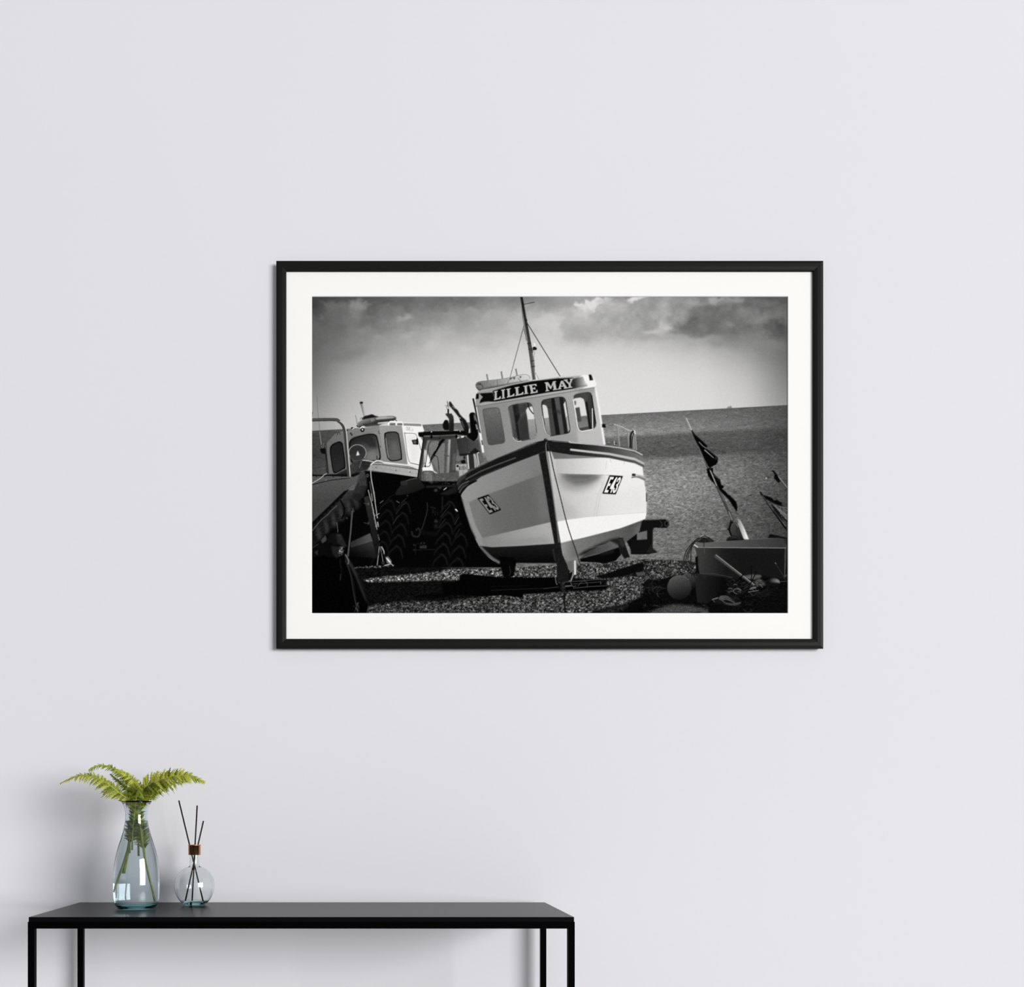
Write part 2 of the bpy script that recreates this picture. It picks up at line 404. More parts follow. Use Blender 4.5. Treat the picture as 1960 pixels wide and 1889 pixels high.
def paint_orca():
    A, B, I = zA, zB, zI
    # dark mass behind deck, tractor and hull of the far boat
    A.poly([(880, 1150), (1300, 1190), (1720, 1250), (2700, 1250), (2800, 1900), (3140, 2300), (3160, 2660), (880, 2660), (65, 2660), (65, 1500), (700, 1500)], 5, .4)
    # cabin walls
    A.poly([(290, 720), (420, 575), (600, 505), (860, 492), (1110, 452), (1470, 450), (1555, 1065), (1180, 1025), (900, 1010), (650, 1100), (600, 1150), (420, 1205), (320, 1195), (300, 900)], (300, 900, 100, 1100, 700, 132), 0, 1, 2)
    A.poly([(1112, 455), (1470, 447), (1558, 1066), (1190, 1032)], (1110, 450, 156, 1300, 900, 136), 0, 1, 2)
    A.poly([(1465, 452), (1495, 400), (1770, 412), (1812, 530), (1765, 640), (1800, 700), (1745, 1140), (1720, 1130), (1558, 1066)], 240, .3)
    A.poly([(1490, 404), (1766, 415), (1772, 458), (1490, 446)], 140)
    A.line([(1490, 402), (1770, 412), (1808, 528)], 14, 232)
    A.line([(640, 545), (860, 490), (1110, 452), (1470, 448)], 7, 150, .8)
    for x, y in [(1112, 568), (1132, 775), (1105, 540)]: A.disc(x, y, 8, 8, 35)
    # windows
    w = [(340, 830), (365, 750), (470, 695), (530, 710), (552, 780), (585, 1080), (540, 1135), (430, 1190), (385, 1150), (352, 950)]
    A.poly(w, 8, 0, 1, 0, True); cx, cy = np.mean(w, axis=0)
    A.poly([(cx+(x-cx)*.86, cy+(y-cy)*.93) for x, y in w], (450, 700, 30, 480, 1150, 42), .4, 1, 2, True)
    w = [(640, 720), (690, 645), (800, 605), (960, 572), (1050, 585), (1090, 650), (1135, 910), (1125, 975), (1080, 1000), (860, 1020), (690, 1035), (655, 900)]
    A.poly(w, 8, 0, 1, 0, True); cx, cy = np.mean(w, axis=0)
    A.poly([(cx+(x-cx)*.92, cy+(y-cy)*.92) for x, y in w], (750, 620, 32, 1000, 980, 112), .5, 1, 2, True)
    A.poly([(690, 650), (960, 580), (1050, 640), (1080, 800), (960, 780), (860, 700), (700, 720)], 38, 3, .8)
    A.poly([(920, 860), (1040, 840), (1080, 960), (930, 985)], 118, 3, .9)
    A.line([(1070, 920), (1085, 985)], 12, 20)
    w = [(1190, 610), (1220, 552), (1330, 536), (1400, 555), (1428, 620), (1470, 930), (1440, 985), (1310, 1003), (1255, 970), (1226, 900)]
    A.poly(w, 6, 0, 1, 0, True); cx, cy = np.mean(w, axis=0)
    A.poly([(cx+(x-cx)*.88, cy+(y-cy)*.94) for x, y in w], (1250, 560, 66, 1340, 900, 92), .4, 1, 3, True)
    A.poly([(1290, 700), (1380, 690), (1420, 900), (1330, 920)], 104, 4, .7)
    A.line([(1212, 640), (1240, 880), (1262, 950)], 7, 190, .9)
    A.line([(1595, 1030), (1555, 920), (1512, 580), (1525, 566), (1665, 572), (1700, 620), (1770, 840)], 9, 84, .9, True)
    A.line([(1600, 1030), (1740, 1062)], 12, 70, .9)
    A.poly([(1540, 620), (1680, 600), (1740, 850), (1700, 1020), (1610, 1000)], 226, 4, .8)
    A.poly([(1618, 672), (1722, 658), (1716, 746), (1640, 738)], 14); A.poly([(1636, 684), (1690, 676), (1690, 730), (1650, 726)], 92, .5)
    A.line([(1705, 640), (1715, 740)], 20, 16)
    for k, ch in enumerate(['O', 'R', 'C', 'A']):
        x = 1532+k*29; y = 462+k*5
        q = [(x, y), (x+20, y), (x+24, y+58), (x+4, y+58)]
        tr = lambda u, v: (q[0][0]+(q[1][0]-q[0][0])*u+v*4, y+58*v)
        st = {'O': [[(0, 0), (1, 0), (1, 1), (0, 1), (0, 0)]], 'R': [[(0, 1), (0, 0), (1, 0), (1, .5), (0, .5)], [(.4, .5), (1, 1)]],
              'C': [[(1, 0), (0, 0), (0, 1), (1, 1)]], 'A': [[(0, 1), (.5, 0), (1, 1)], [(.2, .6), (.8, .6)]]}[ch]
        for s_ in st: A.line([tr(*p_) for p_ in s_], 6, 150, .75)
    # planked sheer strake, black hull
    A.poly([(930, 1070), (1020, 1030), (1200, 1030), (1720, 1132), (1708, 1252), (1300, 1192), (930, 1135)], (950, 1080, 150, 1700, 1200, 176), 0, 1, 6)
    A.line([(960, 1050), (1200, 1060), (1720, 1135)], 9, 40, .9)
    A.line([(1180, 1022), (1560, 1066), (1725, 1100)], 26, 222)
    A.line([(960, 1100), (1300, 1140), (1712, 1200)], 4, 120, .7)
    for x, y in [(1062, 1097), (1372, 1146), (1592, 1170)]: A.disc(x, y, 7, 10, 60)
    # stove pipe, raft, clutter on the roof
    A.line([(835, 95), (888, 300)], 44, (815, 200, 70, 880, 190, 190), 1)
    A.poly([(806, 82), (830, 70), (858, 78), (856, 100), (815, 108)], 20, .3)
    A.line([(742, 285), (772, 430)], 7, 60); A.line([(745, 290), (768, 400)], 4, 150)
    A.poly([(775, 420), (810, 375), (900, 345), (1050, 315), (1200, 300), (1330, 298), (1378, 335), (1300, 385), (1100, 425), (900, 445), (800, 470)], (900, 300, 165, 960, 440, 48), .4, 1, 4, True)
    A.poly([(1060, 320), (1200, 302), (1330, 302), (1365, 328), (1200, 345), (1060, 350)], 200, 1, .8)
    A.poly([(840, 350), (880, 300), (940, 285), (1000, 270), (1045, 290), (1100, 310), (1000, 325), (900, 345)], 24, .4, 1, 8, True)
    A.line([(815, 350), (840, 320), (870, 345)], 6, 60, 1, True)
    A.poly([(975, 340), (1030, 330), (1040, 370), (985, 385)], 128, .4)
    A.poly([(850, 415), (1000, 430), (1180, 400), (1100, 450), (900, 470)], 40, 1, .8)
    A.line([(1090, 410), (1250, 392)], 20, 200)
    A.line([(1255, 440), (1262, 395), (1290, 382), (1470, 392), (1485, 440)], 22, 246)
    A.line([(1375, 395), (1380, 440)], 20, 240)
    A.poly([(1275, 412), (1360, 408), (1365, 440), (1280, 440)], 90, .4, 1, 20); A.poly([(1395, 415), (1470, 412), (1475, 436), (1395, 436)], 80, .4, 1, 20)
    A.line([(1330, 330), (1390, 375)], 12, 60)
    A.disc(848, 505, 34, 42, 14); A.line([(812, 490), (848, 466), (880, 480)], 20, 236, 1, True); A.disc(850, 508, 12, 16, 200)
    A.disc(690, 485, 20, 15, 20); A.line([(690, 500), (715, 490)], 14, 225); A.line([(600, 520), (636, 528)], 16, 150); A.disc(612, 520, 16, 10, 20)
    A.line([(760, 440), (790, 480), (830, 455)], 18, 30); A.line([(780, 475), (800, 490)], 10, 220)
    A.line([(660, 555), (690, 600)], 22, 44); A.line([(455, 590), (480, 545), (505, 585)], 16, 50); A.line([(470, 560), (490, 575)], 8, 130)

def paint_dock():
    A, B = zA, zB
    # deck plate and ribbed track
    A.poly([(55, 1255), (600, 1258), (790, 1240), (860, 1165), (895, 1180), (800, 1290), (640, 1420), (400, 1640), (380, 2040), (55, 2040)], (300, 1270, 84, 300, 1640, 66), .3, 1, 3)
    A.poly([(55, 1205), (180, 1215), (420, 1205), (860, 1165), (880, 1180), (700, 1250), (55, 1250)], 16, .4)
    A.line([(60, 1245), (330, 1243), (640, 1252)], 14, 110, .8)
    for x in (130, 262, 392, 530): A.disc(x, 1245, 9, 7, 30)
    A.line([(60, 1368), (350, 1300), (660, 1262)], 14, 26, .9)
    A.line([(58, 1350), (200, 1265), (250, 1215), (310, 1188)], 14, 165, 1, False)
    A.disc(280, 1297, 16, 6, 120); A.disc(150, 1384, 12, 6, 120)
    B.poly([(55, 490), (440, 110), (560, 5), (800, -40), (850, 70), (740, 165), (560, 350), (530, 405), (300, 590), (55, 870)], (300, 200, 52, 420, 420, 20), .4, 1, 5)
    for k in range(13):
        u = k/12; x0, y0 = 70+u*680, 600-u*560
        B.poly([(x0, y0), (x0+34, y0-28), (x0+80, y0+120), (x0+40, y0+190), (x0+16, y0+120)], 74 if k % 2 else 14, 3, .55, 0, True)
    for k in range(26):
        u = k/25; x0, y0 = 90+u*640, 600-u*520
        B.line([(x0, y0), (x0+50, y0+60), (x0+60, y0+150)], 5, 66, .3, True)
    for k in range(40):
        u = rng.uniform(0, 1); x0, y0 = 100+u*640, 640-u*540+rng.uniform(-30, 110)
        B.line([(x0, y0), (x0+40, y0-22)], 5, 84, .35)
    B.line([(62, 600), (140, 500), (200, 430), (300, 350), (340, 300), (440, 215)], 9, 105, .8, True)
    B.poly([(55, 475), (430, 110), (545, 0), (620, -30), (490, 125), (55, 560)], 9, .5)
    for k in range(9):
        u = k/8; B.line([(70+u*450, 520-u*440), (96+u*450, 494-u*440)], 9, 52, .6)
    B.line([(485, 130), (540, 240), (545, 330), (505, 420)], 22, 5, 1, True)
    A.poly([(800, 1180), (870, 1155), (910, 1230), (930, 1400), (860, 1560), (760, 1640), (690, 1560), (760, 1340)], (760, 1250, 64, 860, 1500, 30), 1, .9, 5)
    for k in range(8): A.line([(800+k*14, 1300+(k % 3)*8), (812+k*14, 1380)], 5, 96, .6)
    for k in range(7): A.line([(720+k*12, 1400+k*20), (880+k*4, 1370+k*26)], 5, 70, .35)
    A.poly([(60, 800), (80, 800), (74, 900), (60, 900)], 40, 1, .4)
    # floodlight, mast lamp, hoop
    A.line([(60, 310), (68, 230)], 10, 40); A.line([(135, -30), (150, 200), (180, 500), (210, 745)], 6, 92, .85); A.line([(180, 540), (210, 745)], 7, 190, .8)
    A.poly([(185, 820), (235, 760), (275, 815), (300, 1000), (325, 1195), (295, 1195), (262, 890), (210, 880)], 13, .3)
    A.line([(262, 890), (310, 1185)], 6, 96); A.line([(215, 760), (225, 800)], 8, 150); A.line([(245, 715), (240, 800)], 8, 120)
    A.poly([(640, 1080), (720, 1000), (850, 985), (1000, 1030), (930, 1130), (700, 1200), (640, 1230)], (700, 1050, 58, 900, 1100, 40), .5, 1, 6)
    A.line([(440, 1195), (600, 1120)], 16, 110, .8); A.poly([(440, 1200), (600, 1125), (620, 1200)], 34, .5, .9)
    A.disc(772, 870, 134, 126, 52, .5, .8); A.poly([(650, 920), (700, 885), (860, 885), (900, 905), (870, 970), (720, 1000)], 54, 1)
    A.poly([(650, 780), (770, 745), (880, 800), (890, 880), (760, 900), (650, 890)], 44, 2, .8)
    A.poly([(752, 915), (775, 835), (806, 905)], 236, .3); A.ring(772, 870, 135, 126, 12, 150, 1, 150, 400); A.ring(772, 870, 135, 126, 9, 84, .8, 40, 150)
    A.line([(800, 1110), (835, 1000)], 12, 120, .7)
    A.poly([(850, 990), (930, 1000), (930, 1110), (830, 1130)], 40, .5, 1, 6)
    A.line([(30, 358), (400, 352), (480, 378), (545, 445), (578, 560), (600, 800), (640, 1252)], 50, 62, 1, True)
    A.line([(30, 352), (380, 342), (440, 352), (500, 385)], 10, 108, .8, True)
    A.line([(500, 372), (562, 430), (598, 540), (620, 800), (660, 1252)], 15, 200, 1, True)
    A.line([(590, 1256), (690, 1252)], 18, 90)
    # prop leg, ropes, pale piece of hull
    B.poly([(640, 765), (935, 630), (978, 755), (640, 855)], (700, 700, 44, 900, 740, 78), .4, 1, 3)
    B.poly([(625, 865), (978, 758), (1035, 1010), (620, 985)], (900, 780, 48, 800, 1000, 8), .5, 1, 2)
    B.poly([(840, 90), (915, 70), (1000, 420), (1068, 740), (1085, 835), (1040, 1010), (1000, 860), (930, 520)], (880, 100, 44, 1050, 800, 20), .4)
    B.line([(665, 290), (640, 620), (598, 985)], 23, 74); B.line([(676, 300), (610, 985)], 6, 100, .6)
    B.line([(435, 470), (450, 620)], 10, 90); B.line([(670, 250), (690, 315)], 24, 64, .8); B.disc(585, 405, 14, 12, 60)
    A.line([(1190, 1022), (1100, 992), (1040, 1010), (975, 1062)], 20, 214, 1, True); A.line([(850, 985), (1030, 1010)], 12, 196)
    A.line([(978, 1060), (985, 1250), (1020, 1450), (1050, 1640)], 17, 168, 1, True)
    B.line([(992, 0), (1010, 170), (1045, 410)], 15, 160); B.line([(905, -20), (960, 190), (985, 320), (1040, 580)], 14, 158, .95)
    B.line([(955, 30), (970, 150)], 18, 130, .9); B.line([(930, -150), (945, -30), (960, 40)], 14, 90, .8); A.ring(930, 1225, 14, 22, 7, 120)
    for k in range(16):
        u = k/15; B.disc(960+u*70+rng.uniform(-8, 8), 190+u*340, 8, 10, rng.uniform(120, 230), .2, .7)
    B.line([(1015, 365), (1075, 335)], 12, 160, .9); B.line([(1045, 460), (1060, 540)], 20, 190, .8); B.line([(1050, 650), (1075, 740)], 16, 120, .8)
    for y in (190, 480): B.line([(840, y-10), (870, y), (905, y+8)], 8, 90, .8); B.disc(910, y, 12, 22, 120, 1, .6)
    B.line([(1072, 830), (1062, 950), (1040, 1115)], 12, 150); B.line([(1088, 830), (1130, 1060)], 10, 130); B.line([(1105, 832), (1140, 900), (1146, 950)], 14, 210, .9, True)
    B.ring(1130, 1075, 16, 18, 6, 100)
    B.poly([(1160, 988), (1205, 980), (1250, 1040), (1262, 1080), (1190, 1088)], 120, .3); B.line([(1175, 1000), (1240, 1075)], 16, 244); B.line([(1150, 1120), (1250, 1090), (1285, 1128)], 13, 200)
    for k in range(90):
        x = 690+rng.uniform(0, 600); B.disc(x, 1155-(x-690)*.06+rng.normal(0, 7), rng.uniform(4, 10), 5, rng.uniform(70, 210), .2, .8)
    # worker in dark clothes and cap, turned away
    B.poly([(55, 860), (150, 790), (280, 720), (330, 900), (300, 1000), (55, 1100)], 10, 1)
    B.poly([(190, 740), (260, 660), (290, 740), (215, 785)], 62, .5); B.poly([(95, 915), (150, 880), (150, 960), (120, 950)], 40, .5); B.line([(60, 860), (160, 790)], 14, 50, .8)
    B.poly([(285, 700), (330, 640), (420, 618), (505, 650), (540, 730), (586, 832), (500, 838), (525, 930), (470, 1015), (330, 990), (240, 880)], 9, .6, 1, 0, False)
    B.poly([(300, 690), (340, 645), (420, 622), (505, 652), (540, 730), (500, 800), (380, 800), (300, 760)], 16, .8, .9); B.poly([(420, 640), (500, 655), (540, 735), (586, 832), (520, 835), (440, 770)], 38, 1, .85); B.disc(470, 665, 30, 10, 70, 1, .7); B.disc(495, 715, 20, 8, 62, 1, .6)
    B.poly([(345, 820), (480, 845), (490, 950), (430, 1010), (370, 940)], 32, 1.2, .9)
    for k in range(46):
        B.disc(rng.normal(500, 20), rng.uniform(835, 970), rng.uniform(4, 9), rng.uniform(4, 12), rng.uniform(90, 210), .2, .75)
    B.poly([(55, 1000), (230, 960), (330, 990), (470, 1010), (540, 925), (640, 1050), (740, 1260), (820, 1330), (860, 1500), (890, 1700), (900, 1860), (55, 1860)], 3, .6)
    B.poly([(545, 930), (600, 1000), (680, 1120), (760, 1290), (820, 1440), (892, 1680), (860, 1640), (790, 1480), (720, 1300), (640, 1150), (570, 1040)], 46, 1.5, .95)
    B.line([(560, 950), (610, 1040), (600, 1100)], 18, 120, .8, True); B.line([(560, 1040), (640, 1260), (690, 1560), (745, 1810)], 12, 52, .9, True)
    B.line([(600, 1100), (670, 1310), (710, 1560), (720, 1680)], 8, 40, .8, True)
    B.line([(488, 1020), (486, 1110), (508, 1200), (480, 1370)], 22, 26, .9, True, 1, 6); B.line([(490, 1240), (485, 1340)], 10, 50, .8)
    B.poly([(740, 1270), (800, 1300), (850, 1420), (860, 1560), (800, 1440)], 20, 2, .9)
    for k in range(26):
        B.disc(rng.normal(740, 16), rng.uniform(1680, 1820), 6, 12, rng.uniform(60, 130), .4, .6)
    B.line([(905, 1760), (880, 1850)], 10, 90, .8)

def paint_tractor():
    C, I = zC, zI
    # cab glass with the sea behind it
    C.poly([(235, 950), (930, 930), (1330, 1000), (1480, 1300), (1530, 1480), (1000, 1889), (180, 1889), (110, 1830)], 98, .2, 1, 5)
    C.poly([(340, 1090), (640, 1000), (720, 1100), (690, 1750), (570, 1760), (380, 1400)], 116, .6, 1, 7)
    C.poly([(250, 1210), (310, 1300), (380, 1450), (450, 1680), (560, 1745), (400, 1690), (215, 1690), (205, 1610), (235, 1600), (235, 1540)], 240, .4)
    C.poly([(235, 955), (340, 960), (250, 1230), (190, 1600), (190, 1889), (105, 1840)], 52, .3); C.line([(240, 960), (195, 1250), (105, 1840)], 22, 10)
    C.poly([(310, 1030), (370, 1020), (300, 1300), (255, 1560), (235, 1540), (280, 1240)], 120, .4)
    C.line([(390, 1040), (345, 1120), (320, 1260), (270, 1560)], 16, 46, 1, True); C.line([(295, 1240), (268, 1500)], 14, 236, .9)
    C.disc(268, 1582, 22, 22, 14); C.line([(268, 1585), (345, 1585), (380, 1530), (400, 1400)], 16, 84, 1, True)
    C.poly([(240, 960), (930, 920), (930, 985), (700, 1010), (560, 1030), (300, 1025)], 50, .4); C.disc(400, 960, 26, 34, 10); C.disc(575, 990, 14, 14, 14)
    C.poly([(525, 1020), (700, 1000), (740, 1020), (730, 1095), (560, 1085)], 74, .5, 1, 5)
    C.poly([(690, 1020), (745, 1020), (700, 1780), (665, 1780)], 80, .5, 1, 4)
    C.poly([(765, 1020), (812, 1020), (775, 1880), (715, 1880)], (790, 1020, 170, 740, 1800, 120), .4, 1, 8)
    C.poly([(812, 985), (932, 980), (945, 1200), (915, 1680), (980, 1889), (770, 1889)], 66, .4, 1, 4)
    C.poly([(860, 1320), (925, 1300), (910, 1660), (840, 1660)], 92, 1, .8)
    C.line([(600, 1060), (650, 1080)], 20, 20); C.poly([(585, 1040), (640, 1000), (700, 1010), (640, 1070), (500, 1290), (400, 1440), (365, 1480), (400, 1380), (470, 1250)], 8, .3)
    C.line([(575, 1155), (440, 1390), (350, 1525)], 13, 26); C.line([(540, 1130), (470, 1260)], 9, 210, .8)
    C.line([(370, 1460), (400, 1400), (460, 1360), (520, 1380), (548, 1500), (565, 1750)], 15, 44, 1, True); C.line([(455, 1362), (490, 1355)], 18, 16)
    C.line([(660, 1350), (780, 1365)], 22, 74)
    C.poly([(190, 1760), (980, 1700), (975, 1900), (220, 1900)], 84, .6, 1, 10)
    C.line([(218, 1760), (222, 1700), (260, 1685), (420, 1690), (455, 1740), (460, 1800)], 17, 62, 1, True)
    C.poly([(260, 1700), (330, 1690), (420, 1780), (410, 1889), (290, 1889)], 118, .6, 1, 10); C.line([(395, 1790), (400, 1900)], 18, 150, .8)
    for k in range(34):
        C.line([(x := rng.uniform(450, 760), y := rng.uniform(1780, 1889)), (x+rng.uniform(-30, 40), y+rng.uniform(-20, 20))], 9, rng.uniform(40, 190), .6)
    # roof, crane, exhaust
    C.poly([(118, 862), (350, 842), (860, 832), (1140, 825), (1150, 930), (900, 905), (600, 925), (240, 930), (230, 965), (150, 960), (125, 930)], 9, .3)
    C.disc(400, 850, 12, 12, 230); C.disc(1010, 838, 12, 10, 210); C.line([(870, 815), (960, 818)], 12, 220, .8)
    C.poly([(700, 462), (830, 462), (865, 520), (876, 600), (876, 840), (775, 850), (772, 580), (740, 530), (705, 495)], (780, 600, 46, 870, 650, 28), .4)
    C.poly([(640, 700), (680, 610), (735, 600), (765, 650), (770, 800), (690, 812), (650, 770)], 14, .4, 1, 0, True)
    C.line([(757, 360), (757, 470)], 34, 14); C.line([(735, 200), (750, 290), (770, 350)], 14, 24, .9); C.line([(690, 300), (740, 290), (720, 330), (740, 370)], 12, 70, .9)
    C.line([(745, 350), (775, 345)], 14, 240, .7)
    C.poly([(770, 235), (790, 198), (815, 220), (850, 270), (900, 345), (960, 390), (1000, 470), (1080, 555), (1130, 600), (1190, 740), (1205, 880), (1150, 930), (1110, 800), (1050, 650), (985, 545), (870, 400), (780, 300)], (900, 300, 34, 1150, 800, 18), .4)
    C.line([(840, 300), (900, 360)], 22, 120, .8); C.line([(1010, 480), (1060, 540)], 16, 150, .8); C.line([(1040, 620), (1100, 760)], 10, 140, .8); C.line([(1000, 545), (1020, 580)], 14, 220, .8)
    C.line([(1000, 570), (1080, 750), (1150, 930)], 22, 14); C.line([(805, 330), (850, 400)], 12, 200, .7)
    C.line([(1208, 780), (1200, 885)], 20, 210, .9)
    C.poly([(1203, 490), (1225, 450), (1270, 436), (1320, 445), (1350, 510), (1392, 900), (1375, 980), (1300, 1058), (1220, 1005), (1150, 950), (1180, 880), (1240, 870)], 7, .4)
    C.poly([(1300, 470), (1335, 500), (1352, 600), (1330, 625), (1310, 560)], 150, 1.0, .9); C.line([(1345, 690), (1372, 800)], 26, 170, .8)
    C.poly([(930, 1000), (1150, 965), (1200, 1005), (1300, 1060), (1395, 1000), (1420, 1100), (1445, 1285), (1330, 1195), (1225, 1280), (1000, 1350), (955, 1200)], (940, 1100, 46, 1420, 1150, 74), .4, 1, 2)
    C.line([(1150, 990), (1170, 1270)], 8, 36, .8); C.line([(950, 985), (990, 965)], 24, 190); C.line([(1030, 960), (1090, 950)], 34, 226); C.disc(930, 950, 26, 36, 10); C.disc(1110, 968, 18, 14, 14)
    C.poly([(1220, 1280), (1330, 1190), (1440, 1280), (1330, 1310), (1225, 1300)], 24, .5)
    C.poly([(980, 1320), (1300, 1290), (1290, 1340), (1010, 1370)], 26, .5); C.poly([(1195, 1330), (1290, 1330), (1325, 1620), (1205, 1660)], 42, .4)
    C.line([(1168, 1340), (1178, 1480), (1195, 1640)], 22, 220, .95); C.line([(1300, 1320), (1318, 1420), (1330, 1610)], 24, 168); C.line([(1320, 1330), (1350, 1430), (1385, 1590)], 12, 220)
    C.line([(1415, 1285), (1375, 1310), (1390, 1420), (1410, 1560)], 16, 226, .9, True); C.poly([(1330, 1430), (1370, 1430), (1400, 1570), (1330, 1610)], 160, 1, .7)
    C.poly([(930, 1360), (1090, 1370), (1100, 1450), (930, 1480)], 110, 1, .8); C.poly([(1020, 1460), (1110, 1440), (1130, 1520), (1040, 1530)], 12, .4); C.line([(920, 1490), (1030, 1495)], 14, 60); C.disc(1100, 1400, 24, 34, 30, .5)
    C.poly([(915, 1540), (1155, 1535), (1170, 1690), (1080, 1760), (990, 1800), (985, 1680), (920, 1660)], 168, .5, 1, 6)
    C.disc(955, 1578, 24, 24, 14)
    st = {'B': [[(0, 0), (0, 1), (1, .9), (.8, .5), (1, .1), (0, 0)], [(0, .5), (.8, .5)]], '7': [[(0, .05), (1, .05), (.3, 1)]],
          '0': [[(0, 0), (1, 0), (1, 1), (0, 1), (0, 0)]], '4': [[(.8, 1), (.8, 0), (0, .65), (1, .65)]]}
    for k, ch in enumerate('B704'):
        x = 992+k*40; y = 1575-k*4
        for s_ in st[ch]: C.line([(x+u*22+k*2, y+8+v*84) for u, v in s_], 13, 44, .75)
    C.line([(1070, 1680), (1072, 1760)], 6, 60)
    # mudguard, tyres and linkage in deep shade
    I.poly([(528, 440), (570, 350), (640, 270), (640, 200), (760, 175), (900, 140), (965, 140), (1080, 310), (900, 390), (760, 430), (600, 450)], (700, 200, 34, 800, 430, 22), .6)
    I.line([(720, 195), (820, 160), (930, 145)], 10, 110, .8, True); I.poly([(630, 205), (700, 185), (760, 200), (755, 265), (640, 268)], 44, .6)
    I.poly([(1090, 280), (1640, 260), (1650, 300), (1100, 320)], 30, .6); I.poly([(1000, 100), (1180, 240), (1220, 240), (1210, 80), (1100, 60)], 100, 1, .5, 8)
    for k in range(60):
        x, y = rng.uniform(1210, 1640), rng.uniform(140, 260)
        I.line([(x, y), (x+rng.uniform(-40, 40), y+rng.uniform(-14, 14))], 10, rng.uniform(30, 170), .45)
    I.poly([(1330, 430), (1640, 280), (1660, 400), (1480, 450)], 26, 1)
    def tread(x0, y0, n, dx, dy, flip, v):
        for k in range(n):
            x, y = x0+dx*k, y0+dy*k
            I.line([(x, y), (x+flip*90, y+60), (x+flip*140, y+230)], 36, v*1.35, .7, True, 1.2, 14)
            I.line([(x, y+30), (x-flip*90, y+110), (x-flip*150, y+220)], 32, v*1.25, .65, True, 1.2, 12)
    tread(400, 520, 6, -30, 190, 1, 24); tread(680, 560, 5, -36, 200, 1, 28); tread(1500, 560, 6, -30, 190, 1, 30); tread(1760, 700, 5, -30, 220, 1, 28)
    I.line([(640, 590), (740, 500)], 14, 46, .7); I.line([(550, 790), (660, 640), (720, 600)], 18, 46, .7, True); I.line([(495, 980), (560, 870), (610, 820)], 16, 44, .7, True)
    I.line([(1350, 850), (1480, 690), (1530, 620)], 18, 46, .7, True); I.line([(1320, 1040), (1440, 880)], 16, 50, .7); I.line([(1610, 980), (1700, 820), (1760, 770)], 16, 50, .7, True); I.line([(1610, 1210), (1700, 1060)], 16, 40, .7)
    I.line([(1110, 580), (1118, 700), (1070, 900), (1010, 1080)], 18, 42, .9, True); I.line([(1390, 470), (1385, 720)], 22, 30, .9); I.line([(1160, 660), (1270, 690)], 12, 44, .8)
    I.line([(1215, 700), (1220, 780)], 16, 40, .8); I.line([(1255, 730), (1258, 820)], 14, 36, .8); I.line([(1300, 740), (1300, 820)], 14, 30, .8)
    I.poly([(1230, 930), (1270, 880), (1310, 920), (1290, 950)], 46, 1); I.disc(1270, 1010, 36, 40, 26, 1.5)
    I.line([(835, 1100), (850, 1170), (890, 1195), (960, 1190), (985, 1100), (950, 1050), (910, 1090)], 34, 34, .9, True)
    I.line([(1000, 1120), (1300, 1160)], 60, 16, .8, False, 2)
    I.poly([(972, 1362), (1105, 1355), (1108, 1408), (980, 1412)], 46, .8); I.line([(905, 1330), (905, 1520)], 12, 26); I.line([(910, 1438), (1260, 1428)], 8, 44, .8); I.line([(910, 1330), (1080, 1345)], 8, 30, .8)
    for x, y in [(1005, 1315), (1060, 1315), (878, 1348), (878, 1438)]: I.disc(x, y, 13, 12, 64, .5)
    I.line([(260, 595), (320, 545)], 11, 130, .9); I.line([(555, 555), (615, 588)], 10, 130, .9); I.line([(1620, 700), (1668, 745)], 20, 232); I.line([(1410, 355), (1465, 315)], 14, 200); I.disc(758, 458, 10, 8, 110, .3); I.line([(415, 500), (520, 430)], 8, 46, .6); I.line([(280, 660), (480, 540)], 9, 34, .7)
    I.poly([(1235, 350), (1290, 330), (1300, 380), (1250, 390)], 60, 1); I.poly([(1300, 300), (1380, 300), (1360, 340), (1320, 330)], 54, 1)

SERIF = {
 'L': [[(0, 0), (.55, 0), (.55, .09), (.4, .12), (.4, .86), (.72, .84), (.88, .7), (1, .7), (.96, 1), (0, 1), (0, .91), (.12, .88), (.12, .12), (0, .09)]],
 'I': [[(0, 0), (1, 0), (1, .09), (.76, .12), (.76, .88), (1, .91), (1, 1), (0, 1), (0, .91), (.24, .88), (.24, .12), (0, .09)]],
 'E': [[(0, 0), (.98, 0), (.98, .27), (.88, .27), (.76, .13), (.42, .12), (.42, .42), (.62, .42), (.68, .34), (.76, .34), (.76, .64), (.68, .64), (.62, .55), (.42, .55), (.42, .87), (.78, .86), (.9, .7), (1, .7), (.98, 1), (0, 1), (0, .91), (.13, .88), (.13, .12), (0, .09)]],
 'M': [[(0, 0), (.3, 0), (.52, .55), (.74, 0), (1, 0), (1, .09), (.92, .12), (.94, .88), (1.02, .91), (1.02, 1), (.64, 1), (.64, .91), (.72, .88), (.7, .34), (.5, .82), (.44, .82), (.22, .32), (.22, .88), (.32, .91), (.32, 1), (0, 1), (0, .91), (.08, .88), (.08, .12), (0, .09)]],
 'A': [[(.4, 0), (.6, 0), (.9, .88), (1, .91), (1, 1), (.6, 1), (.6, .91), (.66, .88), (.6, .72), (.34, .72), (.28, .88), (.36, .91), (.36, 1), (0, 1), (0, .91), (.1, .88)]],
 'Y': [[(0, 0), (.42, 0), (.42, .09), (.34, .12), (.54, .46), (.72, .12), (.64, .09), (.64, 0), (1, 0), (1, .09), (.9, .12), (.66, .58), (.66, .88), (.8, .91), (.8, 1), (.28, 1), (.28, .91), (.42, .88), (.42, .58), (.1, .12), (0, .09)]]}
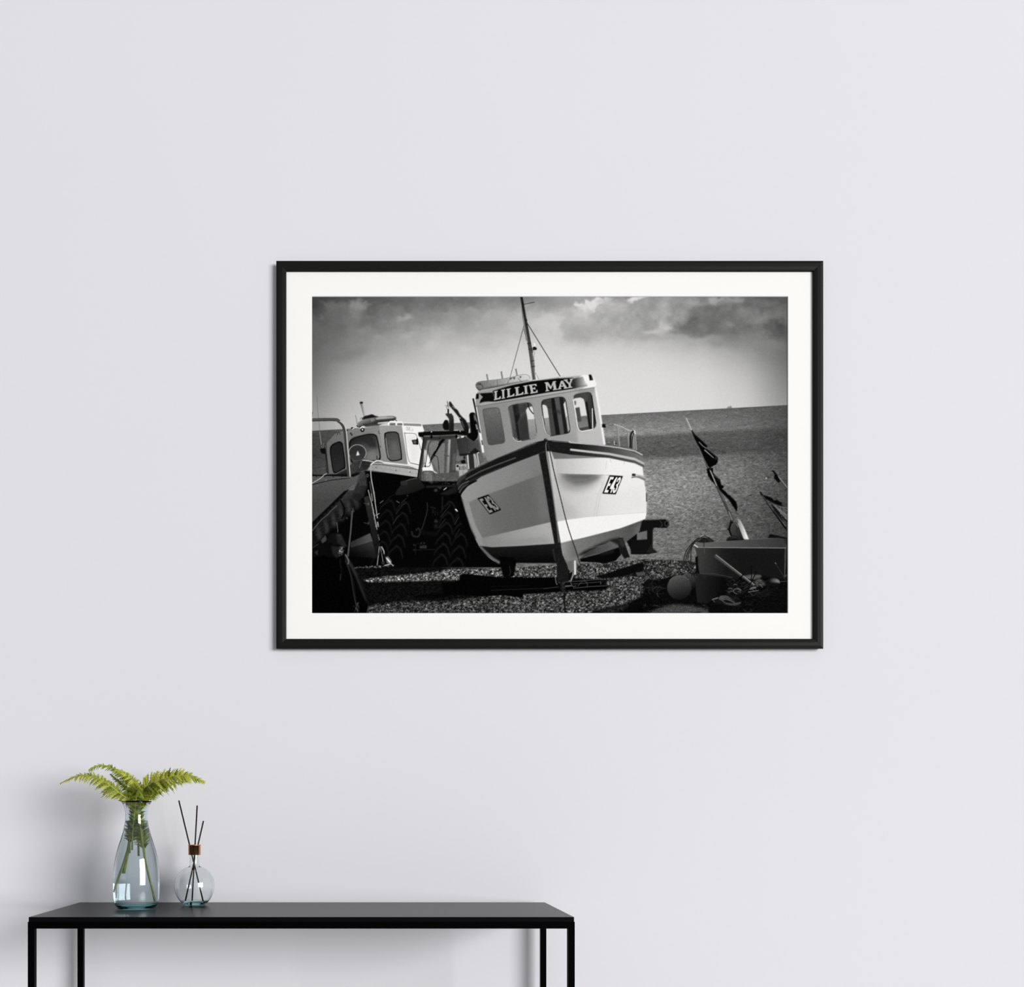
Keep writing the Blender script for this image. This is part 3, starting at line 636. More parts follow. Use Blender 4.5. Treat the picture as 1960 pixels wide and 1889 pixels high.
BLOCK = {
 'E': [[(0, 0), (1, 0), (1, .16), (.38, .16), (.38, .42), (.86, .42), (.86, .58), (.38, .58), (.38, .84), (1, .84), (1, 1), (0, 1)]],
 '4': [[(.5, 0), (.86, 0), (.86, .6), (1, .6), (1, .76), (.86, .76), (.86, 1), (.52, 1), (.52, .76), (0, .76), (0, .58)]],
 '3': [[(.05, .12), (.3, 0), (.75, 0), (1, .14), (1, .38), (.82, .49), (1, .6), (1, .86), (.75, 1), (.28, 1), (0, .86), (0, .68), (.32, .68), (.38, .84), (.62, .84), (.66, .64), (.54, .56), (.36, .56), (.36, .42), (.54, .42), (.66, .34), (.62, .16), (.4, .16), (.34, .3), (.03, .3)]]}

def plate(view, quad, val, wx=(0.08, 0.36, 0.40, 0.66, 0.68, 0.95)):
    tl, tr, br, bl = [np.array(q, float) for q in quad]
    view.poly(quad, 12, .15)
    at = lambda u, v: tl*(1-u)*(1-v)+tr*u*(1-v)+br*u*v+bl*(1-u)*v
    for k, ch in enumerate('E43'):
        a, b = wx[2*k], wx[2*k+1]
        view.glyph([at(a, .08), at(b, .08), at(b, .93), at(a, .93)], BLOCK[ch], val)

def paint_wheelhouse():
    D = zD
    # mast, stays and lamp
    z1.poly([(1690, 20), (1708, 20), (1728, 130), (1748, 240), (1788, 480), (1816, 702), (1790, 702), (1756, 430), (1722, 220)], (1700, 100, 24, 1800, 640, 96), .1, 1, 5)
    z1.line([(1752, 400), (1800, 690)], 7, 60, .7); z1.line([(1738, 210), (1790, 480)], 6, 20, .8)
    for y, x in [(405, 1765), (450, 1775), (545, 1790), (590, 1795)]: z1.line([(x-18, y+4), (x+16, y-2)], 6, 30, .8)
    z1.line([(1718, 96), (1810, 77)], 5, 50); z1.line([(1728, 228), (1748, 222)], 9, 30)
    z1.line([(1705, 110), (1712, 200), (1724, 270), (1740, 380)], 4, 60, .8); z1.line([(1720, 290), (1745, 390)], 4, 60, .7)
    z1.line([(1724, 258), (1594, 742)], 5, 84); z1.line([(1596, 735), (1640, 570)], 4, 150, .5)
    z1.line([(1742, 236), (2012, 672)], 6, 46)
    z1.poly([(1790, 440), (1806, 430), (1826, 445), (1820, 460), (1795, 460)], 18, .2); z1.line([(1806, 405), (1808, 432)], 14, 232); z1.line([(1780, 462), (1800, 458)], 6, 40)
    z1.line([(1800, 465), (1790, 490), (1802, 560), (1806, 630)], 5, 90, .8, True); z1.line([(1808, 470), (1800, 520), (1806, 600)], 4, 60, .6, True)
    z1.line([(1812, 640), (1840, 692)], 5, 120, .8); z1.line([(1818, 655), (1830, 694)], 5, 240, .8)
    # rolled cover and rods on the roof
    for (x0, y0), (x1, y1) in [((240, 203), (260, 300)), ((450, 163), (467, 262)), ((659, 124), (680, 222))]:
        D.line([(x0, y0), (x1, y1)], 23, (x0-10, y0, 110, x0+20, y0-5, 170)); D.line([(x0-10, y0+4), (x0+12, y0-1)], 8, 90)
    D.poly([(78, 365), (95, 325), (140, 305), (250, 292), (400, 275), (560, 250), (700, 215), (800, 203), (852, 228), (866, 270), (840, 302), (750, 318), (500, 368), (300, 405), (190, 415), (140, 438), (100, 410)], (150, 330, 112, 780, 240, 206), .3, 1, 8, True)
    D.line([(78, 365), (95, 325), (140, 305), (250, 292), (400, 275), (560, 250), (700, 215), (800, 203), (852, 228), (866, 270)], 7, 80, .6, True)
    D.poly([(110, 420), (300, 380), (560, 335), (840, 285), (840, 302), (560, 360), (300, 405), (150, 432)], 54, 1.6, .85)
    D.line([(95, 360), (120, 330), (160, 345), (190, 390)], 9, 50, .9, True); D.line([(90, 380), (120, 420), (150, 432)], 10, 40, .9, True); D.line([(120, 350), (150, 340)], 16, 40, .8)
    D.line([(390, 280), (400, 380)], 7, 70, .7); D.line([(540, 340), (570, 270), (650, 240)], 8, 60, .7, True); D.line([(690, 255), (720, 290), (750, 312)], 8, 70, .8, True)
    for x, y in [(585, 262), (635, 258), (725, 240)]: D.disc(x, y, 13, 11, 40, .5, .9)
    for k in range(14):
        x = rng.uniform(160, 560); D.line([(x, 400-(x-160)*.15), (x+rng.uniform(-20, 20), 310-(x-160)*.12)], 9, rng.uniform(90, 170), .3)
    # exhaust pipe and white wall edge
    D.line([(42, 548), (72, 680), (120, 900), (152, 1050)], 24, 18); D.line([(120, 900), (140, 1000)], 30, 26)
    # cabin front
    D.poly([(78, 640), (90, 670), (190, 1250), (240, 1440), (330, 1440), (900, 1180), (1100, 1155), (1945, 1220), (1800, 380)], (150, 900, 132, 1500, 700, 162), 0, 1, 2)
    D.poly([(1480, 440), (1800, 385), (1945, 1220), (1560, 1190), (1540, 1020)], (1480, 900, 162, 1800, 1000, 188), 1, 1, 2)
    D.poly([(1540, 1030), (1830, 990), (1920, 1215), (1570, 1190)], 184, 2, .9)
    D.line([(1805, 390), (1860, 700), (1938, 1215)], 30, 238, 1, False, .3)
    D.line([(1790, 395), (1760, 440), (1690, 440), (1560, 460)], 34, 120, .45, True, 3)
    D.poly([(150, 800), (220, 1190), (330, 1240), (900, 1120), (1080, 1110), (1500, 1040), (1540, 1180), (900, 1160), (300, 1420)], 142, 6, .35)
    D.line([(88, 668), (130, 900), (175, 1180), (192, 1320)], 15, 226, .9); D.line([(140, 1040), (168, 1200), (190, 1330)], 30, 236); D.line([(165, 1150), (178, 1220)], 16, 40, .9); D.line([(135, 990), (150, 1050)], 12, 30, .8)
    # visor roof
    D.poly([(82, 490), (130, 438), (330, 398), (600, 340), (900, 283), (1290, 233), (1640, 198), (1740, 203), (1790, 250), (1830, 330), (1822, 368), (1792, 388), (1450, 442), (1000, 517), (470, 600), (80, 662)], (100, 500, 150, 1500, 300, 172), .2, 1, 3)
    D.poly([(1560, 240), (1640, 200), (1740, 204), (1790, 250), (1830, 330), (1822, 368), (1790, 388), (1600, 410), (1690, 365), (1640, 300), (1620, 240)], 240, 1)
    D.line([(900, 290), (1290, 240), (1640, 204)], 11, 226, .9); D.line([(130, 445), (330, 405), (900, 290)], 8, 178, .9)
    D.line([(380, 402), (900, 300), (1280, 246)], 9, 120, .7)
    D.line([(82, 664), (470, 604), (1000, 522), (1450, 448), (1790, 392)], 10, 86, .75, False, .4)
    D.line([(140, 640), (470, 580), (1000, 495), (1500, 420)], 22, 182, .7, False, 1)
    D.line([(78, 560), (78, 660)], 10, 190, .7)
    D.poly([(90, 484), (126, 474), (124, 552), (80, 558)], 8, .2); D.poly([(1708, 206), (1745, 205), (1776, 282), (1724, 290)], 10, .2); D.line([(1745, 280), (1752, 240), (1762, 280)], 6, 110)
    # name board
    D.poly([(325, 440), (600, 358), (900, 302), (1290, 258), (1480, 250), (1492, 268), (1474, 320), (1492, 408), (1100, 466), (700, 537), (365, 594)], 9, .3)
    D.poly([(133, 476), (325, 462), (365, 594), (250, 592), (190, 598), (135, 618), (150, 572), (184, 528)], 12, .3)
    D.line([(330, 450), (368, 590)], 6, 50, .6)
    D.poly([(1482, 266), (1560, 245), (1630, 236), (1650, 300), (1695, 358), (1610, 376), (1492, 408), (1476, 330)], (1490, 320, 36, 1680, 300, 215), .5); D.line([(1500, 404), (1610, 372), (1690, 360)], 12, 70, .5, True, 1)
    D.line([(1290, 262), (1480, 254)], 6, 120, .6)
    Q = [('L', [(343, 445), (440, 427), (444, 552), (342, 574)]), ('I', [(445, 424), (503, 413), (503, 545), (455, 554)]),
         ('L', [(522, 411), (632, 390), (640, 513), (528, 537)]), ('L', [(640, 390), (762, 368), (770, 489), (650, 514)]),
         ('I', [(766, 366), (830, 355), (837, 478), (778, 489)]), ('E', [(838, 353), (956, 336), (974, 461), (868, 480)]),
         ('M', [(1072, 318), (1236, 297), (1254, 421), (1086, 447)]), ('A', [(1252, 303), (1392, 283), (1410, 401), (1260, 420)]),
         ('Y', [(1346, 279), (1484, 261), (1500, 388), (1372, 403)])]
    for ch, q in Q:
        D.glyph([(x+9, y+5) for x, y in q], SERIF[ch], 72, .8)
        D.glyph(q, SERIF[ch], 182)
        if ch == 'A':
            tl, tr, br, bl = [np.array(p_, float) for p_ in q]
            D.glyph(q, [[(.46, .3), (.56, .6), (.38, .6)]], 14)
    # windows
    def pane(pts, val, rim=54):
        D.poly([(x, y) for x, y in pts], rim, .3, 1, 0, True)
        cx, cy = np.mean(pts, axis=0)
        D.poly([(cx+(x-cx)*.955, cy+(y-cy)*.972) for x, y in pts], val, .3, 1, 4, True)
    pane([(182, 740), (195, 702), (270, 688), (370, 678), (412, 692), (432, 745), (468, 940), (500, 1125), (496, 1178), (465, 1196), (380, 1210), (300, 1222), (264, 1205), (246, 1150), (212, 930)], (300, 700, 104, 360, 1200, 76), 66)
    for k in range(110):
        x, y = rng.uniform(215, 410), 700+abs(rng.normal(0, 90)); D.disc(x+(y-700)*.12, y, rng.uniform(2, 6), rng.uniform(2, 6), rng.uniform(90, 160), .2, .5)
    w2 = [(552, 700), (570, 658), (640, 633), (740, 618), (830, 606), (880, 626), (906, 690), (935, 860), (962, 1040), (955, 1095), (915, 1126), (800, 1150), (690, 1168), (640, 1150), (615, 1090), (585, 900)]
    pane(w2, (600, 700, 84, 900, 1000, 62))
    D.poly([(612, 645), (690, 630), (720, 800), (690, 900), (720, 1140), (690, 1150)], 18, 1.0, .9)
    D.poly([(655, 640), (820, 615), (840, 660), (800, 740), (660, 800)], 48, 3, .6, 6); D.poly([(700, 850), (810, 760), (850, 1130), (720, 1150)], 46, 1.5, .8)
    D.line([(665, 915), (805, 790)], 8, 70, .6)
    D.poly([(805, 720), (825, 682), (890, 660), (912, 700), (935, 850), (830, 860)], 216, .4); D.poly([(826, 850), (936, 845), (958, 1050), (945, 1105), (858, 1130)], (850, 860, 158, 900, 1120, 128), .5, 1, 5)
    D.line([(830, 608), (850, 685), (880, 735), (914, 772)], 14, 12, 1, True); D.line([(560, 720), (620, 1100)], 10, 128, .7)
    D.line([(618, 1105), (645, 1150), (690, 1166), (740, 1160)], 9, 226, .95, True); D.poly([(640, 1120), (670, 1120), (700, 1160), (650, 1155)], 150, 1, .8); D.line([(870, 1130), (950, 1100), (958, 1040)], 8, 190, .8, True)
    D.line([(905, 680), (962, 1050)], 6, 60, .7)
    w3 = [(1026, 640), (1040, 582), (1080, 562), (1200, 538), (1300, 523), (1352, 537), (1382, 590), (1410, 780), (1440, 980), (1435, 1030), (1395, 1054), (1270, 1075), (1150, 1094), (1108, 1078), (1082, 1020), (1050, 800)]
    pane(w3, 56, 24)
    for k in range(60):
        x, y = rng.uniform(1060, 1180), rng.uniform(560, 680); D.disc(x, y, rng.uniform(2, 7), rng.uniform(2, 6), rng.uniform(70, 120), .2, .5)
    D.poly([(1038, 645), (1062, 636), (1100, 655), (1118, 700), (1140, 830), (1062, 840)], 214, .4); D.poly([(1062, 835), (1138, 825), (1168, 1084), (1130, 1088), (1096, 1040)], (1080, 840, 152, 1130, 1080, 126), .5, 1, 4)
    D.poly([(1165, 550), (1215, 542), (1260, 790), (1300, 1068), (1235, 1076), (1195, 800)], 22, .6); D.poly([(1215, 542), (1285, 530), (1320, 780), (1358, 1058), (1300, 1068), (1255, 780)], 82, .6)
    D.poly([(1285, 530), (1340, 540), (1370, 760), (1405, 1048), (1358, 1058), (1320, 780)], 28, .6); D.poly([(1120, 700), (1175, 690), (1235, 1075), (1168, 1084)], 68, .8); D.poly([(1200, 740), (1300, 770), (1350, 800), (1340, 740), (1240, 700)], 40, 2, .6)
    D.poly([(1345, 630), (1374, 585), (1408, 800), (1380, 830)], 212, .4); D.poly([(1380, 820), (1410, 800), (1440, 990), (1412, 1035)], 165, .4); D.line([(1378, 590), (1440, 990)], 9, 24, .9)
    D.line([(1046, 800), (1066, 940), (1100, 1060), (1150, 1092)], 9, 220, .95, True); D.line([(1030, 640), (1050, 790), (1074, 920)], 10, 16, .9)
    w4 = [(1493, 540), (1510, 495), (1560, 477), (1640, 463), (1705, 456), (1740, 470), (1757, 520), (1790, 740), (1816, 915), (1808, 955), (1770, 988), (1690, 1003), (1610, 1018), (1572, 1004), (1552, 950), (1520, 740)]
    pane(w4, 64, 56)
    D.poly([(1490, 575), (1500, 548), (1590, 534), (1635, 555), (1655, 605), (1690, 800), (1600, 812), (1530, 832)], 216, .4); D.poly([(1530, 832), (1600, 805), (1690, 795), (1716, 985), (1610, 1012), (1572, 990)], (1600, 820, 108, 1600, 1000, 128), .5, 1, 4)
    D.poly([(1570, 975), (1712, 950), (1716, 985), (1610, 1012), (1580, 1005)], 70, .8)
    D.poly([(1512, 686), (1576, 672), (1606, 878), (1550, 886)], 74, .4); D.disc(1512, 612, 17, 34, 110, .4); D.line([(1576, 670), (1590, 666)], 8, 220)
    D.poly([(1655, 480), (1740, 470), (1812, 915), (1770, 985), (1716, 988), (1690, 800), (1650, 590)], (1660, 700, 70, 1790, 700, 44), .5, 1, 4); D.poly([(1660, 600), (1690, 590), (1745, 980), (1716, 988)], 24, .8)
    D.line([(1761, 690), (1768, 988)], 13, 232); D.line([(1752, 500), (1790, 760), (1812, 910)], 14, 16, .9)
    D.line([(1486, 560), (1520, 760), (1552, 960), (1572, 1006), (1612, 1022), (1770, 992)], 11, 240, 1, False); D.line([(1770, 992), (1808, 960), (1816, 915)], 7, 150, .7, True)

def paint_hull():
    E, M, N = zE, zM, zN
    # stern rails
    M.poly([(510, 312), (580, 312), (582, 378), (512, 372)], 10, .3)
    M.line([(575, 338), (640, 325), (740, 318)], 26, 130); M.line([(640, 335), (745, 322), (1000, 410)], 10, 60, .7)
    M.line([(735, 316), (850, 350), (960, 400), (1040, 435), (1100, 430), (1125, 440)], 24, 172, 1, True)
    for (xa, ya), (xb, yb) in [((795, 355), (838, 730)), ((985, 430), (1022, 770)), ((1095, 460), (1108, 790)), ((1125, 440), (1150, 800))]:
        M.line([(xa, ya), (xb, yb)], 28, 165); M.line([(xa-5, ya), (xb-5, yb)], 9, 60, .8)
    M.line([(1100, 435), (1050, 520), (1040, 760)], 34, 34, 1, True); M.line([(1110, 470), (1075, 620), (1070, 770)], 16, 44, 1, True); M.line([(1120, 430), (1132, 500)], 16, 240)
    M.poly([(665, 625), (745, 622), (742, 715), (690, 705)], 90, .4); M.line([(738, 630), (742, 700)], 10, 220); M.line([(605, 685), (680, 685)], 14, 50); M.line([(745, 678), (800, 676)], 14, 40)
    M.line([(525, 440), (570, 438)], 10, 200, .7)
    # port side
    E.poly([(105, 560), (180, 480), (300, 400), (600, 275), (840, 185), (870, 190), (1000, 1035), (700, 1060), (300, 1055), (262, 1000), (200, 880), (150, 720), (115, 600)], (140, 600, 144, 800, 400, 124), .3, 1, 1.5)
    E.poly([(185, 645), (260, 605), (370, 566), (600, 480), (780, 412), (880, 380), (955, 828), (310, 980), (240, 850)], (260, 700, 116, 620, 760, 99), .6, 1, 1.5)
    E.poly([(780, 330), (860, 300), (950, 800), (850, 830)], 114, 8, .7)
    E.poly([(600, 480), (780, 412), (880, 380), (890, 430), (700, 500)], 104, 5, .5)
    E.poly([(330, 600), (700, 480), (800, 800), (400, 900)], 99, 10, .5)
    E.line([(150, 650), (200, 632), (262, 602), (370, 562)], 10, 134, .5, True, .8)
    E.poly([(235, 985), (310, 978), (955, 828), (970, 838), (998, 1032), (700, 1052), (400, 1066), (290, 1052)], (320, 1020, 130, 900, 900, 168), .3, 1, 1.5)
    E.poly([(320, 1020), (900, 960), (990, 1030), (400, 1062)], 130, 6, .5)
    E.line([(160, 670), (190, 760), (240, 880), (285, 985), (305, 1050)], 34, 142, .85, True, 2.5); E.line([(118, 610), (150, 740), (205, 890), (262, 1010), (290, 1060)], 18, 96, .8, True, 1)
    E.line([(240, 985), (268, 1040), (290, 1058)], 40, 160, .7, True, 1.5)
    E.poly([(285, 1052), (400, 1066), (700, 1050), (998, 1030), (1020, 1215), (620, 1212), (470, 1220), (400, 1182), (330, 1115)], (600, 1060, 24, 600, 1200, 8), .4, 1, 1)
    E.line([(290, 1060), (335, 1105), (400, 1165), (475, 1212)], 26, 124, .8, True, 1.2); E.line([(300, 1085), (350, 1140), (420, 1190)], 12, 60, .8, True, .6)
    for k in range(8): E.line([(352+k*9, 1140+k*6), (360+k*9, 1155+k*6)], 4, 160, .7)
    E.line([(620, 1212), (1000, 1212)], 5, 80, .7)
    E.poly([(70, 545), (104, 575), (118, 622), (150, 735), (200, 892), (256, 1010), (283, 1062), (326, 1120), (395, 1184), (465, 1224), (380, 1235), (270, 1160), (160, 960), (80, 740)], 5, .4)
    for x in (450, 620, 760): E.line([(x, 700), (x+40, 900)], 10, 96, .18, False, 2)
    # starboard side
    E.poly([(905, 160), (1140, 195), (1400, 215), (1600, 235), (1750, 268), (1812, 310), (1822, 400), (1850, 600), (1848, 740), (1830, 830), (1600, 890), (1300, 965), (1040, 1030), (1000, 820), (960, 480)],
           (960, 600, 186, 1600, 500, 232), .3, 1, 1.5)
    E.poly([(1000, 250), (1500, 225), (1780, 280), (1815, 380), (1500, 385), (1010, 376)], (1000, 300, 184, 1500, 300, 236), 1.2, 1, 1)
    E.poly([(955, 168), (1140, 196), (1470, 222), (1250, 232), (985, 238)], (960, 200, 104, 1400, 215, 132), .6)
    E.poly([(1010, 378), (1180, 380), (1420, 386), (1400, 440), (1330, 500), (1200, 540), (1080, 520), (1020, 440)], 150, 7, .9)
    E.poly([(1040, 380), (1440, 388), (1380, 430), (1290, 470), (1180, 480), (1100, 440)], 108, 4, .9)
    E.poly([(1060, 381), (1380, 388), (1300, 415), (1160, 420)], 92, 2.5, .8)
    E.poly([(1000, 240), (1480, 228), (1800, 330), (1815, 380), (1500, 386), (1440, 384), (1010, 374)], (1000, 300, 182, 1500, 300, 236), .5, 1, 1)
    E.line([(1010, 377), (1500, 388)], 3, 84, .5)
    E.poly([(1480, 560), (1820, 500), (1842, 735), (1500, 760)], 222, 8, .6)
    E.poly([(1000, 600), (1060, 600), (1240, 780), (1010, 815)], 172, 8, .55)
    for pts in ([(1440, 450), (1380, 640), (1330, 930)], [(1460, 400), (1400, 660), (1350, 930)], [(1475, 250), (1465, 330)]): E.line(pts, 5, 172, .5, True, .5)
    M.line([(668, 950), (680, 1030)], 12, 170, .6, False, .6); M.line([(925, 980), (930, 1070)], 14, 186, .6, False, .6)
    E.poly([(1003, 826), (1120, 803), (1300, 780), (1845, 738), (1846, 760), (1832, 805), (1600, 885), (1300, 965), (1040, 1030)], (1010, 900, 238, 1800, 800, 240), .4, 1, 1)
    E.line([(1003, 822), (1300, 777), (1845, 736)], 5, 190, .5)
    E.poly([(1035, 1028), (1300, 965), (1600, 888), (1832, 802), (1822, 860), (1790, 925), (1700, 1005), (1640, 1035), (1590, 1062), (1400, 1122), (1230, 1168), (1112, 1198), (1080, 1140)], (1060, 1100, 128, 1700, 950, 82), .3, 1, 3)
    E.poly([(1045, 1030), (1160, 1000), (1210, 1130), (1110, 1195), (1075, 1130)], (1050, 1080, 150, 1190, 1080, 96), 2, .8)
    E.poly([(1190, 1150), (1260, 1100), (1400, 1035), (1530, 985), (1620, 970), (1630, 1000), (1585, 1040), (1510, 1008), (1400, 1060), (1280, 1130)], 26, 2.5, .95)
    E.poly([(1225, 1168), (1300, 1110), (1510, 1008), (1588, 1056), (1400, 1120)], (1300, 1120, 60, 1540, 1030, 92), .6, 1, 3); E.line([(1310, 1075), (1370, 1060), (1450, 1045)], 8, 100, .5)
    E.line([(1790, 905), (1770, 945), (1740, 950)], 8, 20, 1, True); E.poly([(1740, 880), (1800, 840), (1815, 860), (1790, 920), (1720, 980)], 104, 2, .7)
    for k in range(20): E.disc(rng.uniform(1300, 1700), rng.uniform(980, 1000)-rng.uniform(0, 60), 2.5, 2.5, 150, .1, .5)
    # fender strip, side marks
    E.poly([(1708, 412), (1716, 376), (1745, 378), (1810, 392), (1855, 420), (1838, 438), (1790, 412), (1745, 404)], (1720, 390, 200, 1840, 420, 172), .3); E.poly([(1714, 375), (1745, 376), (1745, 396), (1712, 396)], 24, .3); E.line([(1708, 412), (1760, 406), (1835, 436)], 9, 70, .9, True, .3); E.line([(1770, 395), (1845, 428)], 5, 84, .8)
    E.poly([(1845, 555), (1852, 557), (1853, 635), (1845, 637)], 30, .2)
    # gunwale, port
    E.poly([(68, 470), (85, 425), (200, 345), (450, 228), (640, 152), (830, 76), (890, 62), (965, 64), (1135, 80), (1135, 168), (960, 166), (895, 166), (838, 188), (600, 278), (300, 402), (180, 482), (105, 575), (84, 530)], 22, .3, 1, 3)
    E.line([(90, 432), (200, 352), (450, 232), (640, 158), (820, 88)], 6, 86, .6); E.line([(150, 430), (300, 350), (450, 290), (625, 224)], 13, 76, .9); E.line([(110, 500), (180, 452), (320, 388), (480, 318)], 8, 60, .6)
    N.poly([(130, 330), (170, 240), (300, 160), (300, 230), (220, 300), (160, 420)], 62, 1, .8); N.line([(140, 400), (200, 310), (300, 240), (305, 225)], 9, 14, .9, True); N.line([(160, 440), (230, 350), (360, 290)], 22, 84, .9, True); N.line([(180, 500), (240, 410), (350, 350)], 30, 66, .9, True); N.line([(150, 420), (210, 340), (300, 275)], 8, 16, .9, True); N.line([(205, 540), (250, 440), (360, 355), (500, 280)], 22, 6, .95, True)
    # gunwale, starboard
    E.poly([(1130, 84), (1400, 108), (1600, 134), (1750, 164), (1812, 198), (1816, 245), (1740, 222), (1500, 180), (1130, 140)], (1200, 120, 24, 1800, 220, 116), .3, 1, 2)
    E.line([(1130, 83), (1400, 107), (1600, 133), (1740, 162), (1812, 200)], 11, 186, .95); E.line([(1700, 165), (1760, 186), (1810, 215)], 8, 60, .5)
    E.poly([(1130, 140), (1500, 180), (1740, 226), (1826, 274), (1830, 292), (1740, 252), (1500, 202), (1130, 158)], (1130, 150, 196, 1800, 270, 186), .2)
    E.poly([(960, 164), (1130, 160), (1500, 204), (1740, 254), (1828, 296), (1826, 318), (1740, 278), (1500, 228), (1140, 198), (960, 170)], (1000, 180, 16, 1800, 300, 84), .3)
    E.poly([(930, 66), (1130, 82), (1132, 168), (955, 166)], 26, .3, 1, 5); E.line([(960, 70), (1130, 84)], 5, 150, .6); E.disc(1128, 76, 8, 8, 200, .2)
    E.line([(1240, 92), (1400, 108)], 3, 90, .4)
    # stem
    E.poly([(838, 188), (905, 164), (915, 230), (958, 480), (1008, 815), (1045, 1030), (1062, 1130), (1112, 1235), (1128, 1390), (1012, 1390), (1008, 1205), (985, 1025), (950, 828), (882, 420)], 24, .3, 1, 6)
    E.poly([(905, 170), (925, 165), (965, 480), (1012, 820), (1035, 1020), (1022, 1020), (985, 700)], 112, .4, .8); E.line([(905, 100), (918, 240), (960, 470), (1006, 812)], 5, 150, .8); E.poly([(930, 165), (958, 168), (985, 420), (960, 420)], 196, 1, .8)
    E.line([(912, 60), (905, 110), (908, 165)], 10, 110, .8); E.poly([(888, 50), (905, 44), (922, 56), (915, 76), (890, 72)], 14, .3); E.disc(908, 52, 7, 5, 120, .2)
    E.poly([(1045, 1040), (1062, 1130), (1112, 1240), (1100, 1200), (1075, 1140), (1058, 1060)], 150, .5, .9); E.line([(975, 1080), (985, 1150), (1000, 1200)], 14, 64, .6, True, 1)
    # rope down the stem
    rp = smooth_pts(np.array([(918, 56), (945, 180), (985, 370), (1040, 590), (1100, 830), (1150, 990), (1195, 1120), (1240, 1270), (1268, 1385)], float), False, 14)
    E.line([tuple(p_) for p_ in rp], 9, 22)
    for k in range(0, len(rp)-2, 2): E.line([tuple(rp[k]+(-2, 0)), tuple(rp[k+1]+(2, 0))], 3.4, 150, .65)
    plate(E, [(263, 606), (366, 569), (488, 714), (380, 757)], 132, (.06, .36, .40, .68, .66, .96))
    plate(E, [(1502, 389), (1628, 397), (1560, 569), (1434, 562)], 240, (.10, .38, .40, .68, .68, .95))
    E.line([(1502, 404), (1530, 412)], 8, 220, .6)

